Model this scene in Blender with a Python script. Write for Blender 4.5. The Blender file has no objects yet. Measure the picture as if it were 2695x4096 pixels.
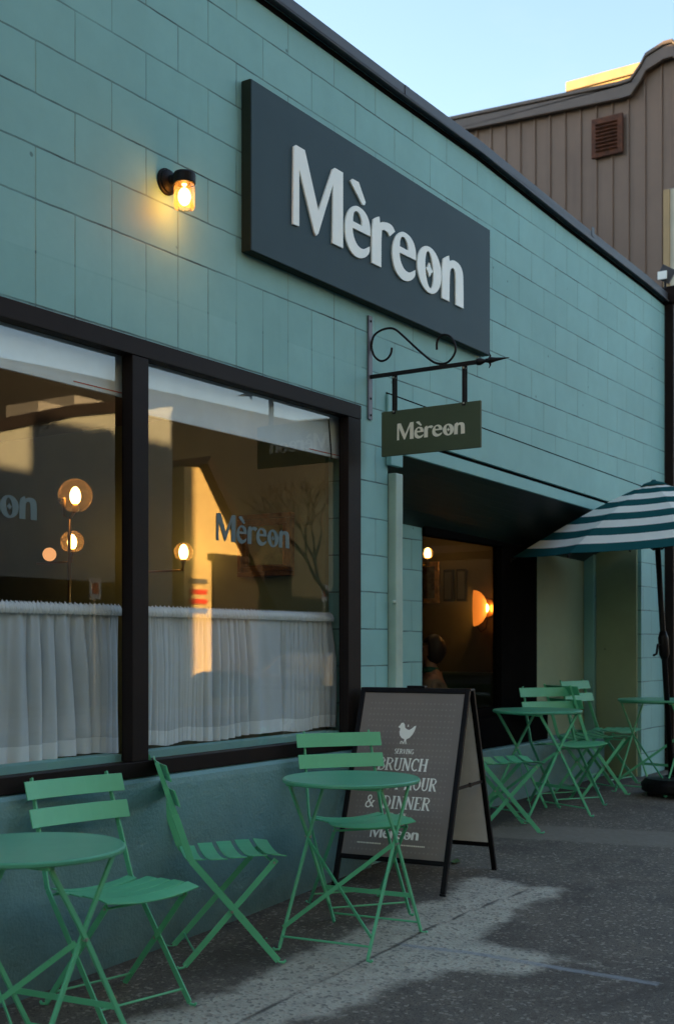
import bpy, bmesh, math, random
from mathutils import Vector, Matrix
from mathutils.geometry import tessellate_polygon
random.seed(7)
R = math.radians
sc = bpy.context.scene
col = sc.collection

# ------------------------------------------------------------------ camera
A = R(33.4)
cam_d = bpy.data.cameras.new('camera')
cam = bpy.data.objects.new('camera', cam_d); col.objects.link(cam)
cam.location = (0, -3.5, 1.33)
cam.rotation_euler = (R(90), 0, A - R(90))
cam_d.sensor_fit = 'VERTICAL'; cam_d.sensor_height = 36; cam_d.sensor_width = 24
cam_d.lens = 42.78
cam_d.shift_y = 0.1282
cam_d.clip_start = 0.05; cam_d.clip_end = 3000
cam_d.dof.use_dof = True; cam_d.dof.focus_distance = 5.9; cam_d.dof.aperture_fstop = 3.2
sc.camera = cam

# ------------------------------------------------------------------ world, sun, exposure
SUN = Vector((-0.30, 0.95, 0)).normalized()
EL = R(8.0)
w = bpy.data.worlds.new('World'); sc.world = w; w.use_nodes = True
wn = w.node_tree; wn.nodes.clear()
sky = wn.nodes.new('ShaderNodeTexSky'); sky.sky_type = 'NISHITA'; sky.sun_disc = False
sky.sun_elevation = EL; sky.sun_rotation = math.atan2(SUN.x, SUN.y)
sky.altitude = 50; sky.air_density = 1.0; sky.dust_density = 0.6; sky.ozone_density = 1.6
bg = wn.nodes.new('ShaderNodeBackground'); bg.inputs[1].default_value = 0.06
wo = wn.nodes.new('ShaderNodeOutputWorld')
tn = wn.nodes.new('ShaderNodeMix'); tn.data_type = 'RGBA'; tn.blend_type = 'MULTIPLY'; tn.inputs[0].default_value = 1
tn.inputs[7].default_value = (1.09, .985, .955, 1)      # hazier, less saturated evening sky
wn.links.new(sky.outputs[0], tn.inputs[6]); ge = wn.nodes.new('ShaderNodeTexCoord'); cmap = wn.nodes.new('ShaderNodeMapping'); cmap.inputs['Scale'].default_value = (1, 1, 3.2); wn.links.new(ge.outputs['Generated'], cmap.inputs[0])
cn_ = wn.nodes.new('ShaderNodeTexNoise'); cn_.inputs['Scale'].default_value = 2.2; cn_.inputs['Detail'].default_value = 7; cn_.inputs['Roughness'].default_value = .62; wn.links.new(cmap.outputs[0], cn_.inputs['Vector'])
cr_ = wn.nodes.new('ShaderNodeMapRange'); cr_.inputs[1].default_value = .45; cr_.inputs[2].default_value = .75; cr_.inputs[4].default_value = .28; wn.links.new(cn_.outputs['Fac'], cr_.inputs[0])
cl = wn.nodes.new('ShaderNodeMix'); cl.data_type = 'RGBA'; wn.links.new(cr_.outputs[0], cl.inputs[0]); wn.links.new(tn.outputs[2], cl.inputs[6]); cl.inputs[7].default_value = (1.35, 1.5, 1.6, 1)     # thin high haze
wn.links.new(cl.outputs[2], bg.inputs[0]); wn.links.new(bg.outputs[0], wo.inputs[0])
sd = bpy.data.lights.new('sun', 'SUN'); sd.energy = 5.0; sd.angle = R(0.5); sd.color = (1, 0.66, 0.30)
so = bpy.data.objects.new('sun', sd); col.objects.link(so)
sdir = Vector((SUN.x * math.cos(EL), SUN.y * math.cos(EL), math.sin(EL)))
so.rotation_euler = sdir.to_track_quat('Z', 'Y').to_euler(); so.location = (-10, 30, 20)
sc.view_settings.view_transform = 'Standard'; sc.view_settings.look = 'None'
sc.view_settings.gamma = 1; sc.view_settings.exposure = 3.55

# ------------------------------------------------------------------ helpers
def interp(x, xs, ys):
    if x <= xs[0]: return ys[0]
    for i in range(1, len(xs)):
        if x <= xs[i]:
            f = (x - xs[i-1]) / (xs[i] - xs[i-1]); return ys[i-1] + f * (ys[i] - ys[i-1])
    return ys[-1]
def zg(x, y):
    b = interp(x, [-5, 3.05, 4.5, 5.3, 7.7, 10, 14], [-.08, 0, .06, .11, .18, .21, .24])
    return b + .04 * max(y, -3.6) if y < 0 else b

class MB:
    def __init__(s): s.v = []; s.f = []; s.m = []
    def add(s, vs, fs, mi=0):
        o = len(s.v); s.v += [tuple(v) for v in vs]
        s.f += [tuple(i + o for i in f) for f in fs]; s.m += [mi] * len(fs); return s
    def box(s, a, b, mi=0):
        (x0, y0, z0), (x1, y1, z1) = a, b
        vs = [(x0,y0,z0),(x1,y0,z0),(x1,y1,z0),(x0,y1,z0),(x0,y0,z1),(x1,y0,z1),(x1,y1,z1),(x0,y1,z1)]
        return s.add(vs, [(0,3,2,1),(4,5,6,7),(0,1,5,4),(1,2,6,5),(2,3,7,6),(3,0,4,7)], mi)
    def bar(s, p0, p1, w, th, side, mi=0, w1=None):
        # box along p0-p1; thickness th along side, width w across
        p0 = Vector(p0); p1 = Vector(p1); d = (p1 - p0).normalized(); sd_ = Vector(side).normalized()
        wd = d.cross(sd_).normalized(); sd_ = wd.cross(d).normalized()
        w1 = w if w1 is None else w1
        vs = []
        for p, ww in ((p0, w), (p1, w1)):
            for a, b in ((-1,-1),(1,-1),(1,1),(-1,1)):
                vs.append(p + wd * (a * ww / 2) + sd_ * (b * th / 2))
        return s.add(vs, [(3,2,1,0),(4,5,6,7),(0,1,5,4),(1,2,6,5),(2,3,7,6),(3,0,4,7)], mi)
    def tube(s, pts, r, n=8, mi=0, closed=False):
        pts = [Vector(p) for p in pts]; rs = r if isinstance(r, (list, tuple)) else [r] * len(pts)
        vs = []; up = None; N = len(pts)
        for i, p in enumerate(pts):
            if closed: t = pts[(i+1) % N] - pts[i-1]
            else: t = pts[min(i+1, N-1)] - pts[max(i-1, 0)]
            t.normalize()
            if up is None:
                up = Vector((0,0,1)) if abs(t.z) < .9 else Vector((1,0,0))
            u = (up - t * up.dot(t)).normalized(); up = u; vv = t.cross(u)
            for k in range(n):
                a = 2 * math.pi * k / n
                vs.append(p + (u * math.cos(a) + vv * math.sin(a)) * rs[i])
        fs = []
        for i in range(N - (0 if closed else 1)):
            j = (i + 1) % N
            for k in range(n):
                k2 = (k + 1) % n
                fs.append((i*n+k, i*n+k2, j*n+k2, j*n+k))
        if not closed:
            fs.append(tuple(range(n-1, -1, -1))); fs.append(tuple((N-1)*n + k for k in range(n)))
        return s.add(vs, fs, mi)
    def lathe(s, prof, c=(0,0,0), n=24, axis='Z', mi=0, cap=True):
        vs = []; c = Vector(c)
        for r, h in prof:
            for k in range(n):
                a = 2 * math.pi * k / n
                if axis == 'Z': v = Vector((r*math.cos(a), r*math.sin(a), h))
                elif axis == 'Y': v = Vector((r*math.cos(a), h, -r*math.sin(a)))
                else: v = Vector((h, r*math.cos(a), r*math.sin(a)))
                vs.append(c + v)
        fs = []
        for i in range(len(prof) - 1):
            for k in range(n):
                k2 = (k+1) % n
                fs.append((i*n+k, i*n+k2, (i+1)*n+k2, (i+1)*n+k))
        if cap:
            fs.append(tuple(range(n-1, -1, -1))); fs.append(tuple((len(prof)-1)*n + k for k in range(n)))
        return s.add(vs, fs, mi)
    def prism(s, outer, T, d0, d1, holes=(), mi=0):
        # 2D outline (+ holes) mapped by T(a, b, depth), extruded between depths d0 and d1
        loops = [list(outer)] + [list(h) for h in holes]
        tris = tessellate_polygon([[Vector((a, b, 0)) for a, b in l] for l in loops])
        flat = [p for l in loops for p in l]; n = len(flat)
        def area(t):
            (x0,y0),(x1,y1),(x2,y2) = [flat[i] for i in t]
            return (x1-x0)*(y2-y0) - (x2-x0)*(y1-y0)
        vs = [T(a, b, d0) for a, b in flat] + [T(a, b, d1) for a, b in flat]
        fs = []
        for t in tris:
            if area(t) < 0: t = (t[0], t[2], t[1])
            fs.append(tuple(t)); fs.append((t[0]+n, t[2]+n, t[1]+n))
        o = 0
        for l in loops:
            m = len(l)
            for i in range(m):
                j = (i+1) % m
                fs.append((o+i, o+i+n, o+j+n, o+j))
            o += m
        return s.add(vs, fs, mi)
    def build(s, name, mats, parent=None, smooth=False, bevel=0, loc=None):
        me = bpy.data.meshes.new(name)
        off = Vector((0,0,0))
        if parent is not None and parent.get('_world'):
            q = parent
            while q is not None: off += q.location; q = q.parent
        elif parent is None and loc is not None: off = Vector(loc)
        me.from_pydata([tuple(Vector(v) - off) for v in s.v], [], s.f)
        if not isinstance(mats, (list, tuple)): mats = [mats]
        for m in mats: me.materials.append(m)
        for p, mi in zip(me.polygons, s.m): p.material_index = mi
        bm = bmesh.new(); bm.from_mesh(me)
        bmesh.ops.recalc_face_normals(bm, faces=bm.faces)
        bm.to_mesh(me); bm.free()
        if smooth:
            for p in me.polygons: p.use_smooth = True
        o = bpy.data.objects.new(name, me); col.objects.link(o)
        if parent is not None: o.parent = parent
        elif loc is not None: o.location = loc
        if bevel:
            b = o.modifiers.new('bevel', 'BEVEL'); b.width = bevel; b.segments = 2; b.limit_method = 'ANGLE'; b.angle_limit = R(40)
        return o

def tag(o, label=None, cat=None, group=None, kind=None):
    if label: o['label'] = label
    if cat: o['category'] = cat
    if group: o['group'] = group
    if kind: o['kind'] = kind
    return o
WORLD_ROOTS = []
def thing(name, loc, label, cat, group=None, rz=0, world=True):
    o = bpy.data.objects.new(name, None); col.objects.link(o)
    o.location = loc; o.rotation_euler = (0, 0, rz); o.empty_display_size = .1
    if world: o['_world'] = 1; WORLD_ROOTS.append(o)
    return tag(o, label, cat, group)
def W(o):      # a part whose own sub-parts are also given in world coordinates
    o['_world'] = 1; WORLD_ROOTS.append(o); return o
def copy_tree(o, parent=None):
    c = o.copy(); col.objects.link(c); c.parent = parent
    for ch in [x for x in bpy.data.objects if x.parent == o]: copy_tree(ch, c)
    return c

# ------------------------------------------------------------------ materials
class NT:
    def __init__(s, name):
        s.m = bpy.data.materials.new(name); s.m.use_nodes = True
        s.t = s.m.node_tree; s.t.nodes.clear(); s.out = s.t.nodes.new('ShaderNodeOutputMaterial')
    def n(s, ty, **k):
        x = s.t.nodes.new(ty)
        for a, v in k.items(): setattr(x, a, v)
        return x
    def l(s, a, b): s.t.links.new(a, b)
    def noise(s, scale, detail=4, rough=.55, vec=None, dist=0):
        x = s.n('ShaderNodeTexNoise'); x.inputs['Scale'].default_value = scale
        x.inputs['Detail'].default_value = detail; x.inputs['Roughness'].default_value = rough
        x.inputs['Distortion'].default_value = dist
        if vec is not None: s.l(vec, x.inputs['Vector'])
        return x.outputs['Fac']
    def coord(s): return s.n('ShaderNodeTexCoord').outputs['Object']
    def gen(s): return s.n('ShaderNodeNewGeometry').outputs['Position']
    def math(s, op, a, b=None, c=None):
        x = s.n('ShaderNodeMath', operation=op)
        for i, q in enumerate((a, b, c)):
            if q is None: continue
            if isinstance(q, (int, float)): x.inputs[i].default_value = q
            else: s.l(q, x.inputs[i])
        return x.outputs[0]
    def ramp(s, fac, a, b, c0=(0,0,0,1), c1=(1,1,1,1)):
        x = s.n('ShaderNodeValToRGB'); e = x.color_ramp.elements
        e[0].position = a; e[0].color = c0; e[1].position = b; e[1].color = c1
        s.l(fac, x.inputs[0]); return x.outputs[0]
    def mix(s, fac, a, b):
        x = s.n('ShaderNodeMix', data_type='RGBA')
        for i, q in ((0, fac), (6, a), (7, b)):
            if isinstance(q, (int, float)): x.inputs[i].default_value = q
            elif isinstance(q, tuple): x.inputs[i].default_value = q if len(q) == 4 else q + (1,)
            else: s.l(q, x.inputs[i])
        return x.outputs[2]
    def bump(s, h, strength=.3, dist=.01, normal=None):
        x = s.n('ShaderNodeBump'); x.inputs['Strength'].default_value = strength
        x.inputs['Distance'].default_value = dist; s.l(h, x.inputs['Height'])
        if normal is not None: s.l(normal, x.inputs['Normal'])
        return x.outputs[0]
    def bsdf(s, col_, rough=.5, metal=0, normal=None, spec=.5):
        x = s.n('ShaderNodeBsdfPrincipled')
        if isinstance(col_, tuple): x.inputs['Base Color'].default_value = col_ + (1,)
        else: s.l(col_, x.inputs['Base Color'])
        if isinstance(rough, (int, float)): x.inputs['Roughness'].default_value = rough
        else: s.l(rough, x.inputs['Roughness'])
        x.inputs['Metallic'].default_value = metal; x.inputs['Specular IOR Level'].default_value = spec
        if normal is not None: s.l(normal, x.inputs['Normal'])
        s.l(x.outputs[0], s.out.inputs[0]); return x

def paint(name, c, c2=None, scale=6, rough=.5, bump=0, bscale=60, metal=0, spec=.5):
    t = NT(name); v = t.coord()
    c2 = c2 or tuple(x * .78 for x in c)
    f = t.ramp(t.noise(scale, 6, .6, v), .35, .68)
    base = t.mix(f, c2, c)
    nm = t.bump(t.noise(bscale, 5, .6, v), bump, .004) if bump else None
    t.bsdf(base, rough, metal, nm, spec); return t.m

def wall_paint(name, c, joints=True, dark=.66, rough=.62, x0=3.845, z0=3.018):
    """painted concrete block: thin uneven joints, pits, runs"""
    t = NT(name); p = t.gen()
    sep = t.n('ShaderNodeSeparateXYZ'); t.l(p, sep.inputs[0])
    X, Y, Z = sep.outputs
    n1 = t.noise(1.3, 4, .6, p); n2 = t.noise(7, 6, .65, p); n3 = t.noise(45, 4, .6, p)
    base = t.mix(t.ramp(n1, .3, .7), tuple(q * .9 for q in c), tuple(min(q * 1.07, 1) for q in c))
    base = t.mix(t.ramp(n2, .42, .75, (0,0,0,1), (.35,.35,.35,1)), base, tuple(q * .82 for q in c))
    # faint vertical runs
    mp = t.n('ShaderNodeMapping'); mp.inputs['Scale'].default_value = (9, 9, .5); t.l(p, mp.inputs[0])
    base = t.mix(t.ramp(t.noise(1, 4, .7, mp.outputs[0]), .58, .8, (0,0,0,1), (.22,.22,.22,1)), base, (c[0]*.7, c[1]*.74, c[2]*.7))
    # pits and chips
    vo = t.n('ShaderNodeTexVoronoi'); vo.inputs['Scale'].default_value = 4.6; t.l(p, vo.inputs['Vector'])
    vo.inputs['Randomness'].default_value = 1
    pit = t.ramp(t.math('ADD', vo.outputs['Distance'], t.math('MULTIPLY', t.noise(60, 2, .5, p), .03)), .045, .065, (1,1,1,1), (0,0,0,1))
    h = t.math('MULTIPLY', n3, .12)
    if joints:
        def brick(wd, ht, ox, oz, off):
            cb = t.n('ShaderNodeCombineXYZ')
            # joints wander a little
            wob = t.math('MULTIPLY', t.math('SUBTRACT', t.noise(9, 3, .6, p), .5), .007)
            t.l(t.math('ADD', t.math('SUBTRACT', X, ox), wob), cb.inputs[0])
            t.l(t.math('ADD', t.math('SUBTRACT', Z, oz), wob), cb.inputs[1])
            b = t.n('ShaderNodeTexBrick'); b.offset = off; b.offset_frequency = 2; b.squash = 1
            b.inputs['Scale'].default_value = 1; b.inputs['Mortar Size'].default_value = .0050
            b.inputs['Mortar Smooth'].default_value = .5; b.inputs['Brick Width'].default_value = wd
            b.inputs['Row Height'].default_value = ht; t.l(cb.outputs[0], b.inputs['Vector'])
            b.inputs['Bias'].default_value = 0
            b.inputs['Color1'].default_value = (0,0,0,1); b.inputs['Color2'].default_value = (1,1,1,1)
            return b.outputs['Fac'], b.outputs['Color']
        fa, ca = brick(.41, .2013, x0 - .41 * 40, z0 - .2013 * 20, .5)
        fb, cb_ = brick(.205, .4026, x0 - .41 * 40, z0 - .4026 * 10, 0)
        sel = t.math('MULTIPLY', t.math('LESS_THAN', Z, z0), t.math('MULTIPLY', t.math('LESS_THAN', X, 5.55), t.math('GREATER_THAN', Z, 2.5)))
        mort = t.math('ADD', t.math('MULTIPLY', fb, sel), t.math('MULTIPLY', fa, t.math('SUBTRACT', 1, sel)))
        # bed joints read stronger than head joints
        vis = t.ramp(t.noise(2.2, 3, .6, p), .32, .62, (.25,.25,.25,1), (1,1,1,1))
        zz = t.math('FRACT', t.math('DIVIDE', t.math('ADD', t.math('SUBTRACT', Z, z0), .2013 * 30.5), .2013))
        bed = t.math('LESS_THAN', t.math('ABSOLUTE', t.math('SUBTRACT', zz, .5)), .03)
        k = t.math('MULTIPLY', vis, t.math('ADD', t.math('MULTIPLY', bed, .35), .65))
        jm = t.math('MULTIPLY', mort, k)
        hj = t.math('MULTIPLY', t.math('SUBTRACT', 1, bed), t.ramp(t.noise(1.7, 3, .6, p), .40, .60))
        base = t.mix(jm, base, t.mix(hj, t.mix(t.ramp(t.noise(3.1, 4, .65, p), .42, .60), tuple(q * dark * .60 for q in c), tuple(q * .10 for q in c)), (.15, .22, .14)))
        tint = t.mix(.5, (.5,.5,.5,1), ca)
        base2 = t.n('ShaderNodeMix', data_type='RGBA', blend_type='SOFT_LIGHT'); base2.inputs[0].default_value = .12
        t.l(base, base2.inputs[6]); t.l(tint, base2.inputs[7]); base = base2.outputs[2]
        h = t.math('SUBTRACT', h, t.math('MULTIPLY', jm, 1.0))
    base = t.mix(t.math('MULTIPLY', pit, .7), base, tuple(q * .3 for q in c))
    h = t.math('SUBTRACT', h, t.math('MULTIPLY', pit, .5))
    t.bsdf(base, rough, 0, t.bump(h, .55, .005), .4); return t.m

TEAL = (.225, .470, .450)
M = {}
M['block'] = wall_paint('block_paint', TEAL)
M['smooth'] = wall_paint('smooth_teal_paint', TEAL, joints=False)
M['khaki'] = wall_paint('khaki_paint', (.27, .34, .21), joints=False)
t = NT('stucco_paint'); p = t.gen()
base = t.mix(t.ramp(t.noise(2, 5, .6, p), .3, .7), (.125, .265, .270), (.160, .325, .325))
sp = t.n('ShaderNodeSeparateXYZ'); t.l(p, sp.inputs[0])
drt = t.math('MULTIPLY', t.ramp(t.math('ADD', sp.outputs[2], t.math('MULTIPLY', t.noise(5, 7, .75, p), .42)), .18, .52, (1,1,1,1), (0,0,0,1)), .62)
base = t.mix(drt, base, (.06, .09, .085))
t.bsdf(base, .55, 0, t.bump(t.math('ADD', t.noise(9, 4, .5, p), t.math('MULTIPLY', t.noise(70, 4, .6, p), .35)), .6, .02), .4); M['stucco'] = t.m
M['flash'] = paint('dark_flashing', (.060, .066, .080), scale=3, rough=.55, bump=.1)
M['frame'] = paint('brown_frame_paint', (.016, .012, .011), scale=4, rough=.55, bump=.05, spec=.12)
M['black'] = paint('black_metal', (.007, .007, .008), scale=10, rough=.45, bump=.1, spec=.15)
M['iron'] = paint('wrought_iron', (.012, .010, .010), scale=12, rough=.45, bump=.3, bscale=90, spec=.2)
M['signface'] = paint('slate_sign_face', (.046, .082, .097), (.040, .073, .087), scale=2.5, rough=.55, bump=.03, spec=.12)
M['signedge'] = paint('sign_edge', (.018, .030, .020), scale=8, rough=.6, spec=.15)
M['white'] = paint('white_letter', (.95, .97, .89), (.90, .94, .86), scale=9, rough=.4)
M['cream_t'] = paint('cream_letter', (.88, .86, .70), (.80, .78, .63), scale=9, rough=.5)
M['olive'] = paint('olive_sign', (.060, .088, .042), (.052, .076, .036), scale=3, rough=.6, bump=.05)
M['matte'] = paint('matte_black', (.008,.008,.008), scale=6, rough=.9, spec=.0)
M['plate'] = paint('bracket_plate', (.11, .125, .16), scale=10, rough=.45)
M['rust'] = paint('rusty_vent', (.13, .040, .015), (.05, .017, .008), scale=14, rough=.8, bump=.4)
M['steel'] = paint('bolt_steel', (.5, .48, .42), scale=20, rough=.35, metal=.8)
M['decal'] = paint('window_vinyl', (.10, .155, .155), scale=5, rough=.6)
M['soffit'] = None
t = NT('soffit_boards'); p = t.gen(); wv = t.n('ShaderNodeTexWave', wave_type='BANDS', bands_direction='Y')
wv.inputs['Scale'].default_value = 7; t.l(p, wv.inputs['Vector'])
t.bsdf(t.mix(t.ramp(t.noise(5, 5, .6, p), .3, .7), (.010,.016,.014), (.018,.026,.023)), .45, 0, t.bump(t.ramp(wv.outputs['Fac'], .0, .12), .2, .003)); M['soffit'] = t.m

def green(name, c):
    t = NT(name); v = t.coord()
    f = t.ramp(t.noise(5, 5, .6, v), .35, .7)
    base = t.mix(f, tuple(q * .86 for q in c), c)
    ch = t.ramp(t.noise(55, 3, .7, v), .70, .76)
    base = t.mix(t.math('MULTIPLY', ch, .5), base, (.05, .06, .045))
    t.bsdf(base, .36, 0, t.bump(t.noise(120, 2, .5, v), .06, .002), .5); return t.m
M['green'] = green('green_enamel', (.115, .52, .265))
M['greentop'] = green('green_enamel_top', (.090, .38, .22))

def thin_glass(name, tint=(1,1,1), k=1.9, add=.02, rough=0):
    t = NT(name); g_ = t.n('ShaderNodeNewGeometry'); dt = t.n('ShaderNodeVectorMath', operation='DOT_PRODUCT')
    t.l(g_.outputs['Normal'], dt.inputs[0]); t.l(g_.outputs['Incoming'], dt.inputs[1])
    sch = t.math('ADD', t.math('MULTIPLY', t.math('POWER', t.math('SUBTRACT', 1, t.math('ABSOLUTE', dt.outputs['Value'])), 4.4), .96), .04)
    tr = t.n('ShaderNodeBsdfTransparent'); tr.inputs[0].default_value = tint + (1,)
    gl = t.n('ShaderNodeBsdfGlossy'); gl.inputs['Roughness'].default_value = rough
    mx = t.n('ShaderNodeMixShader'); fac = t.math('MINIMUM', t.math('ADD', t.math('MULTIPLY', sch, k), add), 1)
    t.l(fac, mx.inputs[0]); t.l(tr.outputs[0], mx.inputs[1]); t.l(gl.outputs[0], mx.inputs[2])
    t.l(mx.outputs[0], t.out.inputs[0]); return t.m
M['glass'] = thin_glass('window_glass', (.93, .97, .97), 1.85, .02)
def lit_glass(name, tint, dcol, f):
    t = NT(name); lw = t.n('ShaderNodeNewGeometry'); dt = t.n('ShaderNodeVectorMath', operation='DOT_PRODUCT')
    t.l(lw.outputs['Normal'], dt.inputs[0]); t.l(lw.outputs['Incoming'], dt.inputs[1])
    edge = t.math('POWER', t.math('SUBTRACT', 1, t.math('ABSOLUTE', dt.outputs['Value'])), 2.5)
    tr = t.n('ShaderNodeBsdfTransparent'); tr.inputs[0].default_value = tint + (1,)
    df = t.n('ShaderNodeBsdfTranslucent'); df.inputs[0].default_value = dcol + (1,)
    gl = t.n('ShaderNodeBsdfGlossy'); gl.inputs['Roughness'].default_value = .05
    a = t.n('ShaderNodeMixShader'); t.l(t.math('ADD', f, t.math('MULTIPLY', edge, f * 1.5)), a.inputs[0]); t.l(tr.outputs[0], a.inputs[1]); t.l(df.outputs[0], a.inputs[2])
    b = t.n('ShaderNodeMixShader'); t.l(t.math('ADD', .04, t.math('MULTIPLY', edge, .5)), b.inputs[0]); t.l(a.outputs[0], b.inputs[1]); t.l(gl.outputs[0], b.inputs[2])
    t.l(b.outputs[0], t.out.inputs[0]); return t.m
M['globe'] = lit_glass('globe_glass', (.97,.93,.85), (1,.8,.5), .05)
M['amber'] = lit_glass('jar_glass', (1,.84,.55), (1,.66,.26), .10)
def emit(name, c, s):
    t = NT(name); e = t.n('ShaderNodeEmission'); e.inputs[0].default_value = c + (1,); e.inputs[1].default_value = s
    t.l(e.outputs[0], t.out.inputs[0]); return t.m
M['bulb'] = emit('bulb_glow', (1, .46, .11), 2.4)
M['bulb_soft'] = emit('opal_glow', (1, .42, .15), .09)

def cloth(name, c, transp=.25, transl=.45, weave=500):
    t = NT(name); v = t.coord()
    d = t.n('ShaderNodeBsdfDiffuse'); tl = t.n('ShaderNodeBsdfTranslucent'); tr = t.n('ShaderNodeBsdfTransparent')
    cc = t.mix(t.ramp(t.noise(4, 5, .6, v), .3, .7), tuple(q * .88 for q in c), c)
    t.l(cc, d.inputs[0]); t.l(cc, tl.inputs[0])
    b = t.bump(t.noise(weave, 2, .5, v), .2, .002); t.l(b, d.inputs['Normal'])
    m1 = t.n('ShaderNodeMixShader'); m1.inputs[0].default_value = transl
    t.l(d.outputs[0], m1.inputs[1]); t.l(tl.outputs[0], m1.inputs[2])
    m2 = t.n('ShaderNodeMixShader'); m2.inputs[0].default_value = transp
    t.l(m1.outputs[0], m2.inputs[1]); t.l(tr.outputs[0], m2.inputs[2]); t.l(m2.outputs[0], t.out.inputs[0]); return t.m
M['sheer'] = cloth('sheer_curtain', (.84, .94, 1.0), .28, .05)
M['hem'] = cloth('curtain_hem', (.88, .94, .97), .0, .08)
M['blind'] = cloth('roller_blind', (.86, .95, .97), 0, .04)
M['canvas_w'] = cloth('umbrella_white', (.93, .93, .86), 0, .3)
M['canvas_t'] = cloth('umbrella_teal', (.020, .105, .110), 0, .2)

# ------------------------------------------------------------------ ground
STRIP = [(3.147,-.453),(3.278,-.478),(3.48,-.526),(3.677,-.559),(4.041,-.532),(4.315,-.515),(4.587,-.536),(4.913,-.545),(5.101,-.576),(5.242,-.631),(5.52,-.54),(5.755,-.542),(5.81,-.691),(5.759,-.897),(5.834,-1.054),(5.626,-1.107),(5.44,-1.064),(5.183,-1.082),(4.925,-1.097),(4.801,-1.129),(4.788,-1.185),(4.799,-1.439),(4.78,-1.656),(4.74,-1.708),(4.708,-1.498),(4.542,-1.498),(4.434,-1.431),(4.375,-1.312),(4.332,-1.196),(4.185,-1.158),(4.057,-1.098),(3.976,-1.108),(3.875,-1.111),(3.643,-1.109),(3.537,-1.016),(3.2,-1.05),(1.0,-1.0),(1.0,-.45)]
BAND = [(7.0,-.02),(7.3,-.28),(7.625,-1.034),(7.752,-1.36),(8.0,-3.2),(7.5,-3.2),(7.251,-1.622),(7.112,-1.199),(6.724,-.188),(6.6,-.02)]
CRACK = [(1,-.84),(3.414,-.834),(3.826,-.813),(4.314,-.821),(4.783,-.825),(5.165,-.868),(5.701,-.923)]
SEAL = [(4.538,-.845),(4.61,-1.151),(4.635,-1.529),(4.674,-1.913)]
def sdist(x, y, poly, closed=True):
    d = 1e9; ins = False; n = len(poly)
    for i in range(n if closed else n - 1):
        x0, y0 = poly[i]; x1, y1 = poly[(i+1) % n]
        dx, dy = x1-x0, y1-y0
        u = max(0, min(1, ((x-x0)*dx + (y-y0)*dy) / (dx*dx+dy*dy)))
        e = math.hypot(x-x0-u*dx, y-y0-u*dy)
        if e < d: d = e
        if closed and (y0 > y) != (y1 > y) and x < dx*(y-y0)/dy + x0: ins = not ins
    return (d if ins else -d) if closed else d
def rng(a, b, s):
    n = max(1, round((b - a) / s)); return [a + (b-a)*i/n for i in range(n)]
xs = rng(-20, 2.4, 1.6) + rng(2.4, 6.2, .028) + rng(6.2, 9.0, .05) + rng(9, 14, .4) + rng(14, 60, 4) + [60]
ys = rng(-4.0, -2.2, .15) + rng(-2.2, .1, .028) + rng(.1, .55, .08) + [.55]
vs = []; att = []
for y in ys:
    for x in xs:
        vs.append((x, y, zg(x, y)))
        if x < .5 or x > 8.8: att.append((-1, 1, 1)); continue
        a = sdist(x, y, STRIP) if x < 6.4 else -1
        b = sdist(x, y, BAND) if x > 6.2 else -1
        att.append((a, min(sdist(x, y, CRACK, False), 1) if x < 6 else 1, min(sdist(x, y, SEAL, False), 1), b))
nx = len(xs); fs = []
for j in range(len(ys)-1):
    for i in range(nx-1):
        fs.append((j*nx+i, j*nx+i+1, (j+1)*nx+i+1, (j+1)*nx+i))
me = bpy.data.meshes.new('sidewalk'); me.from_pydata(vs, [], fs)
for k, nm in enumerate(('strip', 'crack', 'seal', 'band')):
    at = me.attributes.new(nm, 'FLOAT', 'POINT')
    at.data.foreach_set('value', [(q[k] if k < len(q) else -1) for q in att])
for q in me.polygons: q.use_smooth = True
t = NT('sidewalk_surface'); p = t.gen()
def attr(n_):
    a = t.n('ShaderNodeAttribute'); a.attribute_name = n_; return a.outputs['Fac']
wob = t.math('MULTIPLY', t.math('SUBTRACT', t.noise(6, 6, .7, p), .5), .22)
fs_ = t.ramp(t.math('ADD', attr('strip'), wob), -.05, .07)
wob2 = t.math('MULTIPLY', t.math('SUBTRACT', t.noise(4, 6, .7, p), .5), .14)
fb_ = t.ramp(t.math('ADD', attr('band'), wob2), .0, .05)
fine = t.noise(170, 3, .6, p); mid = t.noise(3.2, 6, .65, p)
vor = t.n('ShaderNodeTexVoronoi'); vor.inputs['Scale'].default_value = 75; t.l(p, vor.inputs['Vector'])
vc = t.n('ShaderNodeSeparateColor'); t.l(vor.outputs['Color'], vc.inputs[0])
asph = t.mix(t.ramp(mid, .3, .72), (.070,.062,.049), (.140,.124,.098))
asph = t.mix(t.ramp(fine, .48, .68, (0,0,0,1), (.6,.6,.6,1)), asph, (.20,.185,.155))
asph = t.mix(t.ramp(t.noise(95, 3, .6, p), .54, .66, (0,0,0,1), (.75,.75,.75,1)), asph, (.022,.020,.018))
asph = t.mix(t.ramp(vc.outputs[0], .86, .93, (0,0,0,1), (.6,.6,.6,1)), asph, (.30,.28,.23))
conc = t.mix(t.ramp(t.noise(9, 6, .7, p), .3, .7), (.31,.31,.255), (.50,.49,.40))
conc = t.mix(t.ramp(vc.outputs[1], .78, .88, (0,0,0,1), (.6,.6,.6,1)), conc, (.08,.08,.075))
conc = t.mix(t.ramp(vc.outputs[2], .86, .93, (0,0,0,1), (.6,.6,.6,1)), conc, (.36,.31,.25))
vg = t.n('ShaderNodeTexVoronoi'); vg.inputs['Scale'].default_value = 3.4; t.l(p, vg.inputs['Vector'])
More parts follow.
